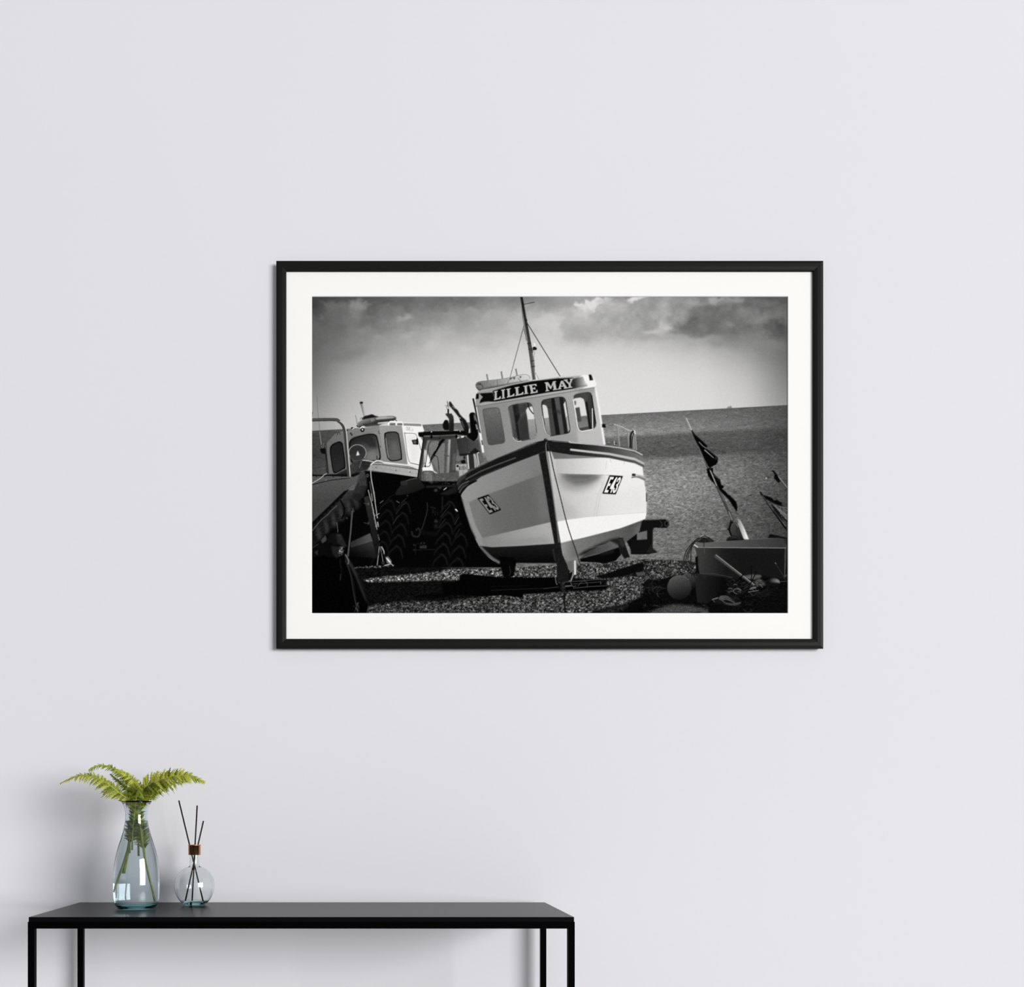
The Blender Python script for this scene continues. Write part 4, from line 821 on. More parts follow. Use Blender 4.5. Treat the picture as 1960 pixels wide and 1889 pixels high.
def paint_gear():
    E, F, G, H, J, K = zE, zF, zG, zH, zJ, zK
    # wheels, keel, bearers
    E.poly([(1225, 1172), (1400, 1128), (1590, 1064), (1612, 1130), (1560, 1190), (1460, 1218), (1380, 1205), (1230, 1200)], 7, .5); E.poly([(1400, 1130), (1560, 1075), (1530, 1120), (1440, 1140)], 26, 1.5, .9)
    E.poly([(1665, 1010), (1750, 945), (1800, 900), (1850, 905), (1850, 990), (1905, 1000), (1905, 1110), (1880, 1128), (1720, 1128)], 10, .4)
    F.poly([(40, 1030), (60, 1012), (200, 1010), (250, 1008), (282, 1030), (286, 1062), (262, 1088), (150, 1085), (140, 1110), (136, 1265), (186, 1308), (60, 1325), (-60, 1325), (-60, 1190), (84, 1192), (86, 1112), (20, 1108)], 16, .3)
    F.poly([(-5, 1130), (84, 1112), (86, 1190), (-5, 1196)], 112, .4, .9, 12); F.line([(60, 1016), (200, 1012)], 8, 90, .7); F.ring(262, 1048, 15, 22, 6, 64, .9); F.disc(262, 1048, 9, 15, 4); F.line([(205, 1020), (225, 1060), (205, 1085)], 8, 60, .7)
    F.line([(136, 1090), (134, 1270)], 6, 60, .6); F.line([(186, 1308), (140, 1280)], 6, 90, .7); F.poly([(80, 1310), (125, 1230), (150, 1310)], 34, .5, .8)
    E.poly([(1590, 975), (1622, 968), (1692, 1155), (1640, 1172), (1600, 1105), (1575, 1010)], 22, .3, 1, 5); E.line([(1655, 1015), (1692, 1130)], 9, 130, .9); E.line([(1600, 970), (1622, 968)], 5, 170, .8); E.poly([(1580, 990), (1620, 970), (1650, 1060), (1610, 1060)], 60, 1.5, .6)
    E.poly([(470, 1148), (600, 1160), (625, 1175), (627, 1215), (605, 1330), (560, 1352), (510, 1346), (485, 1260)], 5, .4, 1, 0); E.line([(565, 1240), (575, 1300), (560, 1330)], 10, 34, .8, True)
    E.poly([(1100, 1200), (1165, 1183), (1200, 1190), (1192, 1320), (1160, 1330), (1115, 1265)], 112, .5); E.line([(1178, 1188), (1180, 1320)], 16, 226, .95); E.poly([(1105, 1205), (1150, 1192), (1160, 1280), (1120, 1275)], 96, 1, .8)
    E.poly([(1115, 1290), (1165, 1285), (1150, 1330), (1135, 1390), (1118, 1380)], 14, .4); E.line([(1125, 1300), (1160, 1295), (1140, 1370), (1120, 1380)], 9, 130, .8, True); E.line([(1165, 1320), (1140, 1385)], 10, 160, .7)
    G.poly([(1380, 585), (1440, 563), (1960, 615), (2260, 610), (2260, 900), (1960, 860), (1700, 882), (1560, 865), (1400, 860), (1150, 845), (1130, 695), (1300, 680), (1380, 650)], 4, .5)
    G.poly([(690, 880), (900, 850), (1140, 820), (1300, 850), (1200, 890), (900, 905)], 4, 1.5, .8)
    H.poly([(0, 585), (830, 570), (860, 640), (1000, 650), (1390, 595), (1420, 625), (1420, 660), (1495, 675), (1500, 715), (1300, 748), (1000, 735), (880, 760), (400, 790), (0, 790)], 4, .5)
    H.line([(0, 740), (400, 725), (880, 705)], 7, 50, .6); H.line([(680, 720), (880, 690)], 6, 90, .6); H.line([(0, 690), (500, 680)], 6, 20, .7); H.line([(870, 640), (1400, 600)], 7, 100, .7); H.line([(1060, 660), (1415, 630)], 6, 110, .7); H.line([(1060, 712), (1300, 690), (1495, 680)], 7, 120, .7); H.line([(1415, 625), (1418, 668)], 8, 100, .8)
    H.line([(830, 570), (840, 640), (856, 670)], 13, 110, .8); H.line([(940, 690), (1040, 680)], 18, 110, .8); H.line([(1030, 640), (1060, 690), (1100, 680)], 12, 100, .7, True); H.line([(1120, 690), (1160, 640), (1200, 620), (1240, 640), (1245, 690)], 10, 70, .8, True)
    H.poly([(900, 625), (945, 630), (965, 740), (920, 770), (890, 720)], 22, .6, 1, 10); H.line([(955, 770), (945, 900), (965, 1040)], 28, 14, .85, True, .6)
    for k in range(30): H.disc(rng.normal(930, 22), rng.uniform(640, 750), 5, 7, rng.uniform(40, 110), .3, .5)
    H.poly([(1340, 560), (1500, 520), (1700, 455), (1880, 395), (1960, 385), (1990, 420), (1960, 490), (1850, 520), (1700, 560), (1450, 590)], 10, .5, 1, 3)
    H.poly([(1800, 545), (1870, 500), (1960, 500), (1990, 560), (1880, 570)], 14, .5); H.poly([(1870, 510), (1980, 500), (1990, 550), (1890, 560)], 80, .6, .9, 10); H.line([(1950, 440), (2020, 520), (2050, 560)], 12, 20)
    # shade at lower right and heap of nets
    F.poly([(-60, 1770), (60, 1680), (260, 1560), (330, 1520), (560, 1560), (1362, 1560), (1362, 1870), (-180, 1870)], 7, 3, .97, 2)
    F.poly([(60, 1870), (230, 1800), (330, 1775), (480, 1785), (620, 1820), (680, 1870)], 74, 3, .85, 16)
    for k in range(260):
        x, y = rng.uniform(60, 640), rng.uniform(1775, 1860); F.line([(x, y), (x+rng.uniform(-30, 30), y+rng.uniform(-8, 8))], 3, rng.uniform(10, 150), .4)
    F.poly([(480, 1850), (560, 1845), (580, 1862), (480, 1866)], 5, .4)
    for k in range(500):
        x, y = rng.uniform(-60, 700), rng.uniform(1690, 1790); F.disc(x, y, rng.uniform(1.5, 4), 2, rng.uniform(10, 50), .2, .6)
    # tangle left of the balls
    F.poly([(45, 1600), (90, 1550), (200, 1560), (290, 1530), (320, 1570), (270, 1640), (270, 1700), (150, 1715), (80, 1680)], 9, .6)
    for k in range(16):
        cx, cy = rng.uniform(90, 260), rng.uniform(1570, 1680); F.ring(cx, cy, rng.uniform(30, 80), rng.uniform(20, 50), 4, rng.uniform(24, 84), .6, rng.uniform(0, 180), rng.uniform(200, 360))
    # balls
    F.disc(462, 1570, 82, 78, (440, 1500, 74, 480, 1630, 18), .4); F.disc(378, 1625, 110, 110, (350, 1525, 80, 410, 1720, 20), .4, 1, 1.5); F.ring(378, 1625, 108, 108, 5, 112, .6, 215, 320)
    # fish boxes
    F.poly([(528, 1488), (700, 1500), (860, 1540), (800, 1600), (760, 1660), (640, 1770), (540, 1760), (526, 1640)], (540, 1600, 32, 800, 1640, 8), .4)
    F.poly([(515, 1242), (545, 1262), (1342, 1268), (1335, 1560), (1240, 1600), (900, 1600), (860, 1545), (548, 1500), (540, 1360)], (560, 1400, 56, 800, 1430, 24), .3, 1, 1)
    F.poly([(900, 1300), (1330, 1290), (1330, 1540), (900, 1540)], 20, 6, .6); F.line([(1335, 1270), (1330, 1530)], 8, 90, .8)
    F.line([(548, 1495), (700, 1502), (860, 1535)], 6, 60, .9); F.poly([(528, 1225), (560, 1218), (700, 1214), (1000, 1192), (1280, 1176), (1345, 1180), (1346, 1264), (545, 1262)], (540, 1240, 96, 1300, 1220, 54), .3, 1, 1)
    F.line([(510, 1238), (545, 1262)], 12, 190, .95); F.line([(545, 1263), (900, 1266), (1342, 1268)], 7, 128, .9); F.line([(700, 1214), (1000, 1192), (1280, 1177)], 4, 110, .6)
    F.line([(600, 1220), (600, 1262)], 10, 40, .7); F.line([(603, 1270), (606, 1320)], 8, 84, .6, False, 1)
    F.line([(600, 1510), (604, 1540)], 20, 40, .6, False, 1); F.poly([(545, 1420), (560, 1495), (548, 1500), (535, 1440)], 5, .4)
    F.poly([(1180, 1178), (1192, 1145), (1210, 1144), (1360, 1178), (1360, 1190), (1280, 1176)], 12, .3); F.line([(1345, 1190), (1358, 1250), (1345, 1540)], 14, 14)
    F.poly([(1322, 1184), (1350, 1190), (1346, 1230), (1330, 1230)], 40, .6, .8, 12)
    # floats and rope on the box
    F.poly([(800, 1062), (820, 1035), (850, 1030), (905, 1050), (965, 1190), (850, 1165), (820, 1110)], (810, 1080, 70, 930, 1150, 40), .4, 1, 3)
    F.poly([(860, 1030), (880, 1008), (912, 1004), (932, 1022), (970, 1100), (1006, 1190), (960, 1188), (920, 1090)], (880, 1090, 84, 975, 1080, 232), .4)
    F.disc(886, 1032, 24, 25, 92, .6); F.line([(850, 1022), (830, 1100), (850, 1160)], 14, 8, 1, True); F.line([(868, 1035), (895, 1080), (900, 1150)], 5, 26, .9, True); F.line([(880, 1030), (915, 1080), (935, 1160)], 5, 26, .9, True); F.disc(825, 1100, 16, 8, 12); F.disc(850, 1030, 14, 18, 14, .3)
    F.poly([(800, 1204), (820, 1172), (870, 1156), (920, 1162), (945, 1180), (970, 1194), (900, 1200)], 14, .4, 1, 10)
    for k in range(10): F.ring(875, 1196, 20+k*6, 14+k*3, 2.5, rng.uniform(20, 80), .6, 190, 350)
    F.line([(432, 95), (462, 155), (492, 212)], 13, (440, 150, 40, 458, 142, 170)); F.line([(490, 205), (560, 350), (640, 555)], 14, 62, 1, False, 0, 18); F.line([(640, 555), (740, 760), (862, 1025)], 20, 66, 1, False, 0, 26)
    K.line([(205, 90), (290, 280)], 13, 176, .9); K.line([(400, 560), (500, 780), (580, 930)], 9, 120, .8); K.line([(590, 950), (700, 1200)], 12, 196, .85); K.line([(735, 1270), (820, 1450)], 8, 130, .7); K.line([(895, 1620), (955, 1760)], 14, 150, .8); K.line([(720, 1280), (890, 1640)], 14, 40, .6)
    K.poly([(283, 285), (350, 365), (420, 425), (545, 540), (535, 580), (500, 570), (722, 742), (716, 810), (690, 850), (625, 880), (590, 912), (555, 870), (500, 760), (430, 600), (335, 425)], 6, .2)
    K.line([(408, 478), (470, 545), (530, 585)], 13, 124, .95); K.line([(498, 608), (580, 680), (650, 742)], 18, 148, .95, False, 0, 10); K.line([(540, 600), (715, 735)], 10, 30, .9); K.disc(690, 750, 26, 22, 50, .6, .7)
    K.poly([(530, 930), (560, 910), (640, 905), (640, 985), (680, 1030), (755, 1090), (770, 1175), (822, 1212), (795, 1240), (905, 1345), (1022, 1462), (1042, 1560), (1028, 1625), (985, 1565), (900, 1430), (780, 1310), (700, 1200), (610, 1120), (560, 1040)], 6, .2)
    K.line([(585, 930), (640, 1050), (730, 1260)], 26, 60); K.line([(596, 950), (700, 1200)], 11, 198, .9); K.line([(790, 1245), (850, 1290), (900, 1350)], 8, 140, .8); K.line([(640, 1020), (700, 1060), (750, 1095)], 7, 130, .7); K.line([(700, 1090), (745, 1130)], 6, 90, .6)
    K.line([(1615, 945), (1700, 1040), (1880, 1275)], 28, 60); K.line([(1705, 1035), (1880, 1258)], 12, 150, .9); K.poly([(1605, 945), (1640, 950), (1700, 1030), (1745, 1130), (1715, 1152), (1640, 1075), (1650, 1010)], 8, .3); K.disc(1513, 1075, 10, 11, 235, .2)
    K.poly([(1460, 1348), (1530, 1370), (1610, 1400), (1640, 1440), (1690, 1430), (1775, 1480), (1765, 1510), (1800, 1545), (1700, 1515), (1570, 1450), (1500, 1410)], 8, .3)
    K.poly([(1560, 1460), (1720, 1520), (1880, 1560), (1880, 1815), (1820, 1800), (1700, 1640)], 30, .6, .9, 12)
    for k in range(70):
        u = rng.uniform(0, 1); x0, y0 = 1580+rng.uniform(0, 20), 1470+rng.uniform(0, 20)
        K.line([(x0+u*80, y0+u*60), (1880, 1560+rng.uniform(0, 230))], 5, rng.choice([12, 20, 120, 160]), .5)
    for k in range(60): K.disc(rng.uniform(1740, 1870), rng.uniform(1540, 1800), 5, 5, rng.uniform(110, 220), .2, .7)
    K.poly([(1590, 1480), (1700, 1600), (1810, 1800), (1760, 1760), (1640, 1600)], 10, 1, .8)
    K.line([(1410, 1298), (1600, 1580), (1840, 1910)], 24, 10); K.line([(1450, 1360), (1640, 1620), (1830, 1860)], 8, 120, .8); J.line([(1640, -20), (1900, 340)], 22, 8, .6)
    # loops of rope over the box edge
    for pts in ([(690, 1205), (620, 1165), (585, 1160), (520, 1200), (450, 1280), (420, 1370), (430, 1450), (480, 1500)], [(590, 1162), (500, 1230), (445, 1330), (440, 1420), (470, 1470)], [(600, 1158), (520, 1215), (470, 1300), (455, 1370), (490, 1430)], [(490, 1260), (482, 1340), (490, 1450), (520, 1540)], [(640, 1170), (690, 1210)], [(560, 1180), (640, 1185), (680, 1212)]):
        F.line(pts, 8, 22, 1, True); F.line([(x-2, y-2) for x, y in pts], 2.5, 78, .6, True)
    F.line([(560, 1170), (600, 1152)], 10, 160, .8); F.poly([(530, 1215), (600, 1170), (680, 1212), (600, 1222)], 22, .6, .9, 8)
    for k in range(26):
        x, y = rng.uniform(440, 545), rng.uniform(1380, 1520); F.line([(x, y), (x+rng.uniform(-24, 24), y+rng.uniform(-18, 30)), (x+rng.uniform(-24, 40), y+rng.uniform(-10, 40))], 4, rng.choice([10, 14, 20, 70]), .8, True)
    F.poly([(520, 1350), (545, 1340), (548, 1480), (530, 1480)], 10, .8); F.line([(480, 1500), (560, 1495)], 7, 14)
    # nets, buoy, oar
    F.poly([(780, 1570), (860, 1545), (960, 1530), (1100, 1510), (1240, 1540), (1362, 1560), (1362, 1870), (640, 1870), (660, 1760), (740, 1680)], 9, 1.5, .95, 3)
    J.poly([(1130, 1110), (1260, 1085), (1420, 1095), (1440, 1130), (1300, 1180), (1140, 1150)], 92, 1, .9, 8); J.poly([(1320, 1190), (1400, 1150), (1480, 1210), (1510, 1280), (1400, 1290), (1320, 1260)], 76, 1.2, .9, 14)
    J.disc(1640, 1225, 116, 72, (1560, 1240, 12, 1740, 1190, 150), .5); J.poly([(1510, 1230), (1760, 1230), (1760, 1320), (1500, 1320)], 10, 1.5)
    for k in range(150):
        x, y = rng.uniform(750, 1880), rng.uniform(1180, 1740); a = rng.uniform(-.7, .5); L = rng.uniform(60, 260); b = rng.uniform(-60, 60)
        far = max(0.25, 1-(x-800)/1400-(max(y-1400, 0))/700)
        J.line([(x, y), (x+L*.5*math.cos(a)-b*.4, y+L*.5*math.sin(a)+b), (x+L*math.cos(a), y+L*math.sin(a))], rng.uniform(4, 9), 14+58*far*rng.uniform(.3, 1), .6, True)
    for k in range(60):
        x, y = rng.uniform(820, 1400), rng.uniform(1150, 1400); a = rng.uniform(-.6, .8); L = rng.uniform(30, 110)
        J.line([(x, y), (x+L*.5*math.cos(a), y+L*.5*math.sin(a)-14), (x+L*math.cos(a), y+L*math.sin(a))], rng.uniform(6, 12), rng.choice([20, 40, 90, 140]), .6, True)
    J.ring(1010, 1375, 66, 44, 12, 110, .8, 90, 340); J.line([(1200, 1390), (1390, 1362)], 12, 120, .8)
    for k in range(6): J.line([(1230+k*18, 1350-k*4), (1260+k*18, 1310-k*3)], 9, 150, .8)
    # pale coil
    J.poly([(570, 1530), (620, 1495), (700, 1470), (830, 1450), (930, 1480), (1080, 1580), (1040, 1620), (900, 1640), (760, 1600), (640, 1600)], 22, 1.5, .9)
    for k in range(7):
        pts = [(690+k*9, 1520+k*4), (720+k*14, 1465+k*9), (820+k*13, 1462+k*14), (900+k*9, 1500+k*13), (960+k*12, 1560+k*9)]
        J.line(pts, 20, 12, .8, True); J.line(pts, 9, 120+26*(k % 2), .85, True)
    for k in range(5):
        pts = [(745+k*10, 1540+k*6), (800+k*4, 1600-k*4), (900, 1622-k*8), (1000, 1618-k*8), (1075, 1590-k*6)]
        J.line(pts, 18, 12, .7, True); J.line(pts, 8, 104+30*(k % 2), .8, True)
    J.line([(570, 1525), (620, 1510), (680, 1490)], 22, 120, .8, True); J.line([(590, 1540), (620, 1570)], 12, 90, .8)
    J.line([(1120, 1690), (1180, 1740), (1270, 1720), (1230, 1690)], 10, 60, .7, True)
    J.poly([(604, 770), (632, 738), (660, 748), (1320, 1260), (1300, 1300), (1230, 1240), (620, 790)], (900, 960, 70, 880, 990, 66), .4, 1, 2); J.line([(634, 740), (980, 1010), (1310, 1266)], 13, 150, .9)
    J.line([(1262, 925), (1258, 1180)], 14, 8); J.line([(1350, 1030), (1190, 1350)], 16, 8); J.line([(1130, 1070), (1030, 1180)], 18, 6); J.line([(1670, 880), (1760, 1020), (1860, 1190)], 9, 54, .9); J.line([(1668, 878), (1690, 905)], 13, 120, .9); J.line([(1080, 1370), (1105, 1600)], 12, 6); J.line([(745, 1125), (815, 1300)], 14, 8)
    J.line([(1750, 1212), (1890, 1205)], 13, 70, .8); J.line([(1840, 1120), (1890, 1090)], 30, 90, .7, False, 1)

def paint_print():
    paint_sky(); paint_sea(); paint_beach(); paint_orca(); paint_dock(); paint_tractor()
    paint_wheelhouse(); paint_hull(); paint_gear()
    c = canvas+FINE*1.2
    return np.clip(blur(c, 0.3) if False else c, 0, 255)
# ---------------------------------------------------------------------------
# the room
# ---------------------------------------------------------------------------
def structure(o):
    o['kind'] = 'structure'; return o
wall = structure(bevel_box('wall_back', (-4.2, Y_WALL, 0), (5.2, Y_WALL+0.12, 3.7), M['wall'], None, 0, origin=(0.5, Y_WALL, 0)))
wall['label'] = 'plain pale lavender grey painted wall behind the picture and table'
flo = structure(bevel_box('floor', (-4.2, -3.2, -0.05), (5.2, Y_WALL+0.12, 0), M['floor'], None, 0, origin=(0.5, 0, 0)))
flo['label'] = 'pale grey floor under the console table'
skirt = structure(bevel_box('baseboard_back', (-4.2, Y_WALL-0.014, 0), (5.2, Y_WALL, 0.09), M['trim'], None, 0.003, origin=(0.5, Y_WALL, 0)))
skirt['label'] = 'low white skirting board along the foot of the wall'

# ---------------------------------------------------------------------------
# framed print
# ---------------------------------------------------------------------------
def build_picture():
    yf = Y_WALL-0.014
    tl, br = at(528.7, 499, yf), at(1576, 1241.7, yf)
    x0, x1, z1, z0 = tl.x, br.x, tl.z, br.z
    W = 19.2*yf/F_PX
    pic = thing('framed_print', 'large black framed photograph of beached fishing boats in a white mat on the wall', 'picture', ((x0+x1)/2, Y_WALL, z0))
    prof = [(0.12, 0.0022), (0.0, 0.0135), (0.03, 0.0145), (0.30, 0.0164), (0.62, 0.0162), (0.90, 0.0145), (0.985, 0.0135), (1.0, 0.0126), (1.0, 0.0080), (0.5, 0.0022)]
    cs = [(x0, z0), (x1, z0), (x1, z1), (x0, z1)]
    inn = [(1, 1), (-1, 1), (-1, -1), (1, -1)]
    for k in range(4):
        a, b2 = k, (k+1) % 4
        verts = []
        for (cx_, cz_), (ix, iz) in ((cs[a], inn[a]), (cs[b2], inn[b2])):
            for u, h in prof: verts.append((cx_+ix*u*W, Y_WALL-h, cz_+iz*u*W))
        n = len(prof)
        faces = [(i, (i+1) % n, n+(i+1) % n, n+i) for i in range(n)]+[tuple(range(n))[::-1], tuple(range(n, 2*n))]
        o = mesh_ob('frame_rail', verts, faces, M['frame'], pic, False, verts[0])
        bm = bmesh.new(); bm.from_mesh(o.data); bmesh.ops.recalc_face_normals(bm, faces=bm.faces[:]); bm.to_mesh(o.data); bm.free()
    # mat board with bevelled window
    ym, yb = Y_WALL-0.0088, Y_WALL-0.0071
    otl, obr = at(540, 510, ym), at(1566, 1231, ym)
    itl, ibr = at(596.2, 566.6, ym), at(1508.6, 1173.9, ym)
    e = 0.0011
    rings = [[(otl.x, yb, otl.z), (obr.x, yb, otl.z), (obr.x, yb, obr.z), (otl.x, yb, obr.z)],
             [(otl.x, ym, otl.z), (obr.x, ym, otl.z), (obr.x, ym, obr.z), (otl.x, ym, obr.z)],
             [(itl.x, ym, itl.z), (ibr.x, ym, itl.z), (ibr.x, ym, ibr.z), (itl.x, ym, ibr.z)],
             [(itl.x+e, yb, itl.z-e), (ibr.x-e, yb, itl.z-e), (ibr.x-e, yb, ibr.z+e), (itl.x+e, yb, ibr.z+e)]]
    verts = [v for r in rings for v in r]; faces = []
    for r in range(4):
        q = (r+1) % 4
        for k in range(4):
            k2 = (k+1) % 4; faces.append((r*4+k, r*4+k2, q*4+k2, q*4+k))
    mt = mesh_ob('mat_board', verts, faces, M['mat'], pic, False, rings[1][3])
    bm = bmesh.new(); bm.from_mesh(mt.data); bmesh.ops.recalc_face_normals(bm, faces=bm.faces[:]); bm.to_mesh(mt.data); bm.free()
    mt['label'] = 'white mat board with a bevelled window'
    bl, bh = at(541, 1230, Y_WALL), at(1565, 511, Y_WALL)
    bevel_box('backing_board', (bl.x, Y_WALL-0.0060, bl.z), (bh.x, Y_WALL-0.0030, bh.z), M['back'], pic, 0)
    # the print: colour attribute on a fine sheet
    yp = Y_WALL-0.0066
    img = paint_print()
    NX, NY = 1098, 733
    soft = box1(box1(np.pad(img, 1, mode='edge'), 0, 0), 0, 1)
    gx = (np.arange(NX)+0.5)/NX*CW-0.5; gy = (np.arange(NY)+0.5)/NY*CH-0.5
    gx = np.clip(gx, 0, CW-1.001); gy = np.clip(gy, 0, CH-1.001)
    def sample(ox, oy):
        x = np.clip(gx+ox, 0, CW-1.001); y = np.clip(gy+oy, 0, CH-1.001)
        ix, iy = x.astype(int), y.astype(int); fx, fy = (x-ix)[None, :], (y-iy)[:, None]
        g = lambda j, i: img[np.ix_(j, i)]
        return (g(iy, ix)*(1-fx)+g(iy, ix+1)*fx)*(1-fy)+(g(iy+1, ix)*(1-fx)+g(iy+1, ix+1)*fx)*fy
    val = (sample(-.4, -.4)+sample(.4, -.4)+sample(-.4, .4)+sample(.4, .4))/4/255
    lin = np.where(val <= 0.04045, val/12.92, ((val+0.055)/1.055)**2.4)
    lin = np.clip(lin*0.955, 0, 0.92).astype(np.float32)
    ptl, pbr = at(PX0, PY0, yp), at(PX1, PY1, yp)
    xs = np.linspace(ptl.x, pbr.x, NX)-pic.location.x; zs = np.linspace(ptl.z, pbr.z, NY)-pic.location.z
    co = np.empty((NY, NX, 3), np.float32); co[..., 0] = xs[None, :]; co[..., 1] = yp-pic.location.y; co[..., 2] = zs[:, None]
    idx = np.arange(NX*NY, dtype=np.int32).reshape(NY, NX)
    quads = np.stack([idx[1:, :-1], idx[1:, 1:], idx[:-1, 1:], idx[:-1, :-1]], -1).reshape(-1)
    nf = (NX-1)*(NY-1)
    me = bpy.data.meshes.new('photograph')
    me.vertices.add(NX*NY); me.vertices.foreach_set('co', co.ravel())
    me.loops.add(nf*4); me.loops.foreach_set('vertex_index', quads)
    me.polygons.add(nf); me.polygons.foreach_set('loop_start', np.arange(0, nf*4, 4, dtype=np.int32)); me.polygons.foreach_set('loop_total', np.full(nf, 4, np.int32))
    me.update(calc_edges=True)
    ca = me.color_attributes.new('print_tone', 'FLOAT_COLOR', 'POINT')
    rgba = np.ones((NX*NY, 4), np.float32); rgba[:, :3] = lin.reshape(-1, 1); ca.data.foreach_set('color', rgba.ravel())
    pm, pnt, pb = principled('matte_print', (0.5, 0.5, 0.5), 0.9, 0, 0.0)
    va = pnt.nodes.new('ShaderNodeVertexColor'); va.layer_name = 'print_tone'
    pnt.links.new(va.outputs['Color'], pb.inputs['Base Color'])
    me.materials.append(pm)
    o = bpy.data.objects.new('photograph', me); link(o, pic)
    o['label'] = 'black and white photograph of a white fishing boat leaning on a shingle beach'
build_picture()

# ---------------------------------------------------------------------------
# console table
# ---------------------------------------------------------------------------
TOP_Z = 0.7787
T_F, T_B = 1.9635, 2.3035
def build_table():
    k = T_F/F_PX
    xl, xr = (53.0-CX)*k, (1100.3-CX)*k
    ixl, ixr = (54.7-CX)*k, (1099.0-CX)*k
    w = 12.9*k
    t = thing('console_table', 'slim black metal console table against the wall', 'table', ((xl+xr)/2, (T_F+T_B)/2, 0))
    zt = TOP_Z-0.0098; zr = TOP_Z-0.0235
    bevel_box('tabletop', (ixl, T_F, zt), (ixr, T_B, TOP_Z), M['top'], t, 0.0007)
    f = T_F-0.0002; bk = T_B+0.0002
    for nm, lo, hi in (('rail', (xl, f, zr), (xr, f+w, zt)), ('rail', (xl, bk-w, zr), (xr, bk, zt)),
                       ('rail', (xl, f+w, zr), (xl+w, bk-w, zt)), ('rail', (xr-w, f+w, zr), (xr, bk-w, zt))):
        bevel_box(nm, lo, hi, M['metal'], t, 0.0006)
    for x in (xl, xr-w):
        for y in (f, bk-w):
            bevel_box('leg', (x, y, 0), (x+w, y+w, zr), M['metal'], t, 0.0006)
build_table()

# ---------------------------------------------------------------------------
# glass
# ---------------------------------------------------------------------------
def glass(name, tint, vol, density, rough=0.0, ior=1.48):
    m = bpy.data.materials.new(name); m.use_nodes = True; nt = m.node_tree
    for n in list(nt.nodes): nt.nodes.remove(n)
    out = nt.nodes.new('ShaderNodeOutputMaterial'); g = nt.nodes.new('ShaderNodeBsdfGlass')
    g.inputs['Color'].default_value = (*tint, 1); g.inputs['Roughness'].default_value = rough; g.inputs['IOR'].default_value = ior
    nt.links.new(g.outputs[0], out.inputs['Surface'])
    if density:
        v = nt.nodes.new('ShaderNodeVolumeAbsorption'); v.inputs['Color'].default_value = (*vol, 1); v.inputs['Density'].default_value = density
        nt.links.new(v.outputs[0], out.inputs['Volume'])
    return m
M['vase_glass'] = glass('smoky_teal_glass', (0.965, 0.975, 0.98), (0.30, 0.72, 0.74), 26, 0, 1.47)
M['rim_glass'] = glass('deep_teal_rim_glass', (0.34, 0.50, 0.56), (0.05, 0.26, 0.33), 900, 0, 1.47)
M['water'] = glass('water', (0.985, 0.99, 0.995), (0.45, 0.60, 0.66), 3.2, 0, 1.333)
M['flask_glass'] = glass('pale_teal_glass', (0.98, 0.985, 0.985), (0.15, 0.70, 0.66), 26, 0, 1.47)
M['oil'] = glass('pale_scent_oil', (0.98, 0.99, 0.99), (0.12, 0.62, 0.60), 14, 0, 1.40)

VY = 2.155; VK = VY/F_PX                       # vase stands this far away; metres per photo pixel there
VC = ((261.3-CX)*VK, VY)
vz = lambda py: CAM_Z-(py-CY)*VK
def smooth_profile(pts, n=5):
    return [(p.x, p.z) for p in spline3([(r, 0, z) for r, z in pts], n)]
V_OUT = [(27.6, 1535.2), (26.6, 1537.2), (24.4, 1542.5), (22.2, 1549), (20.9, 1558), (21.2, 1570), (23.4, 1583), (26.8, 1596), (30.9, 1609), (35.0, 1622), (39.8, 1642), (42.4, 1662), (43.4, 1682), (43.4, 1702), (42.9, 1716), (42.0, 1723), (40.2, 1729), (37.2, 1734), (34.4, 1736.6)]
V_SCALE = (vz(1535.2)-TOP_Z)/((1736.6-1535.2)*VK)
def vzz(py): return TOP_Z+(1736.6-py)*VK*V_SCALE
def vase_radius(z):
    """inner radius at height z"""
    zs = [vzz(p) for r, p in V_OUT][::-1]; rs = [r*VK for r, p in V_OUT][::-1]
    return float(np.interp(z, zs, rs))-0.0024
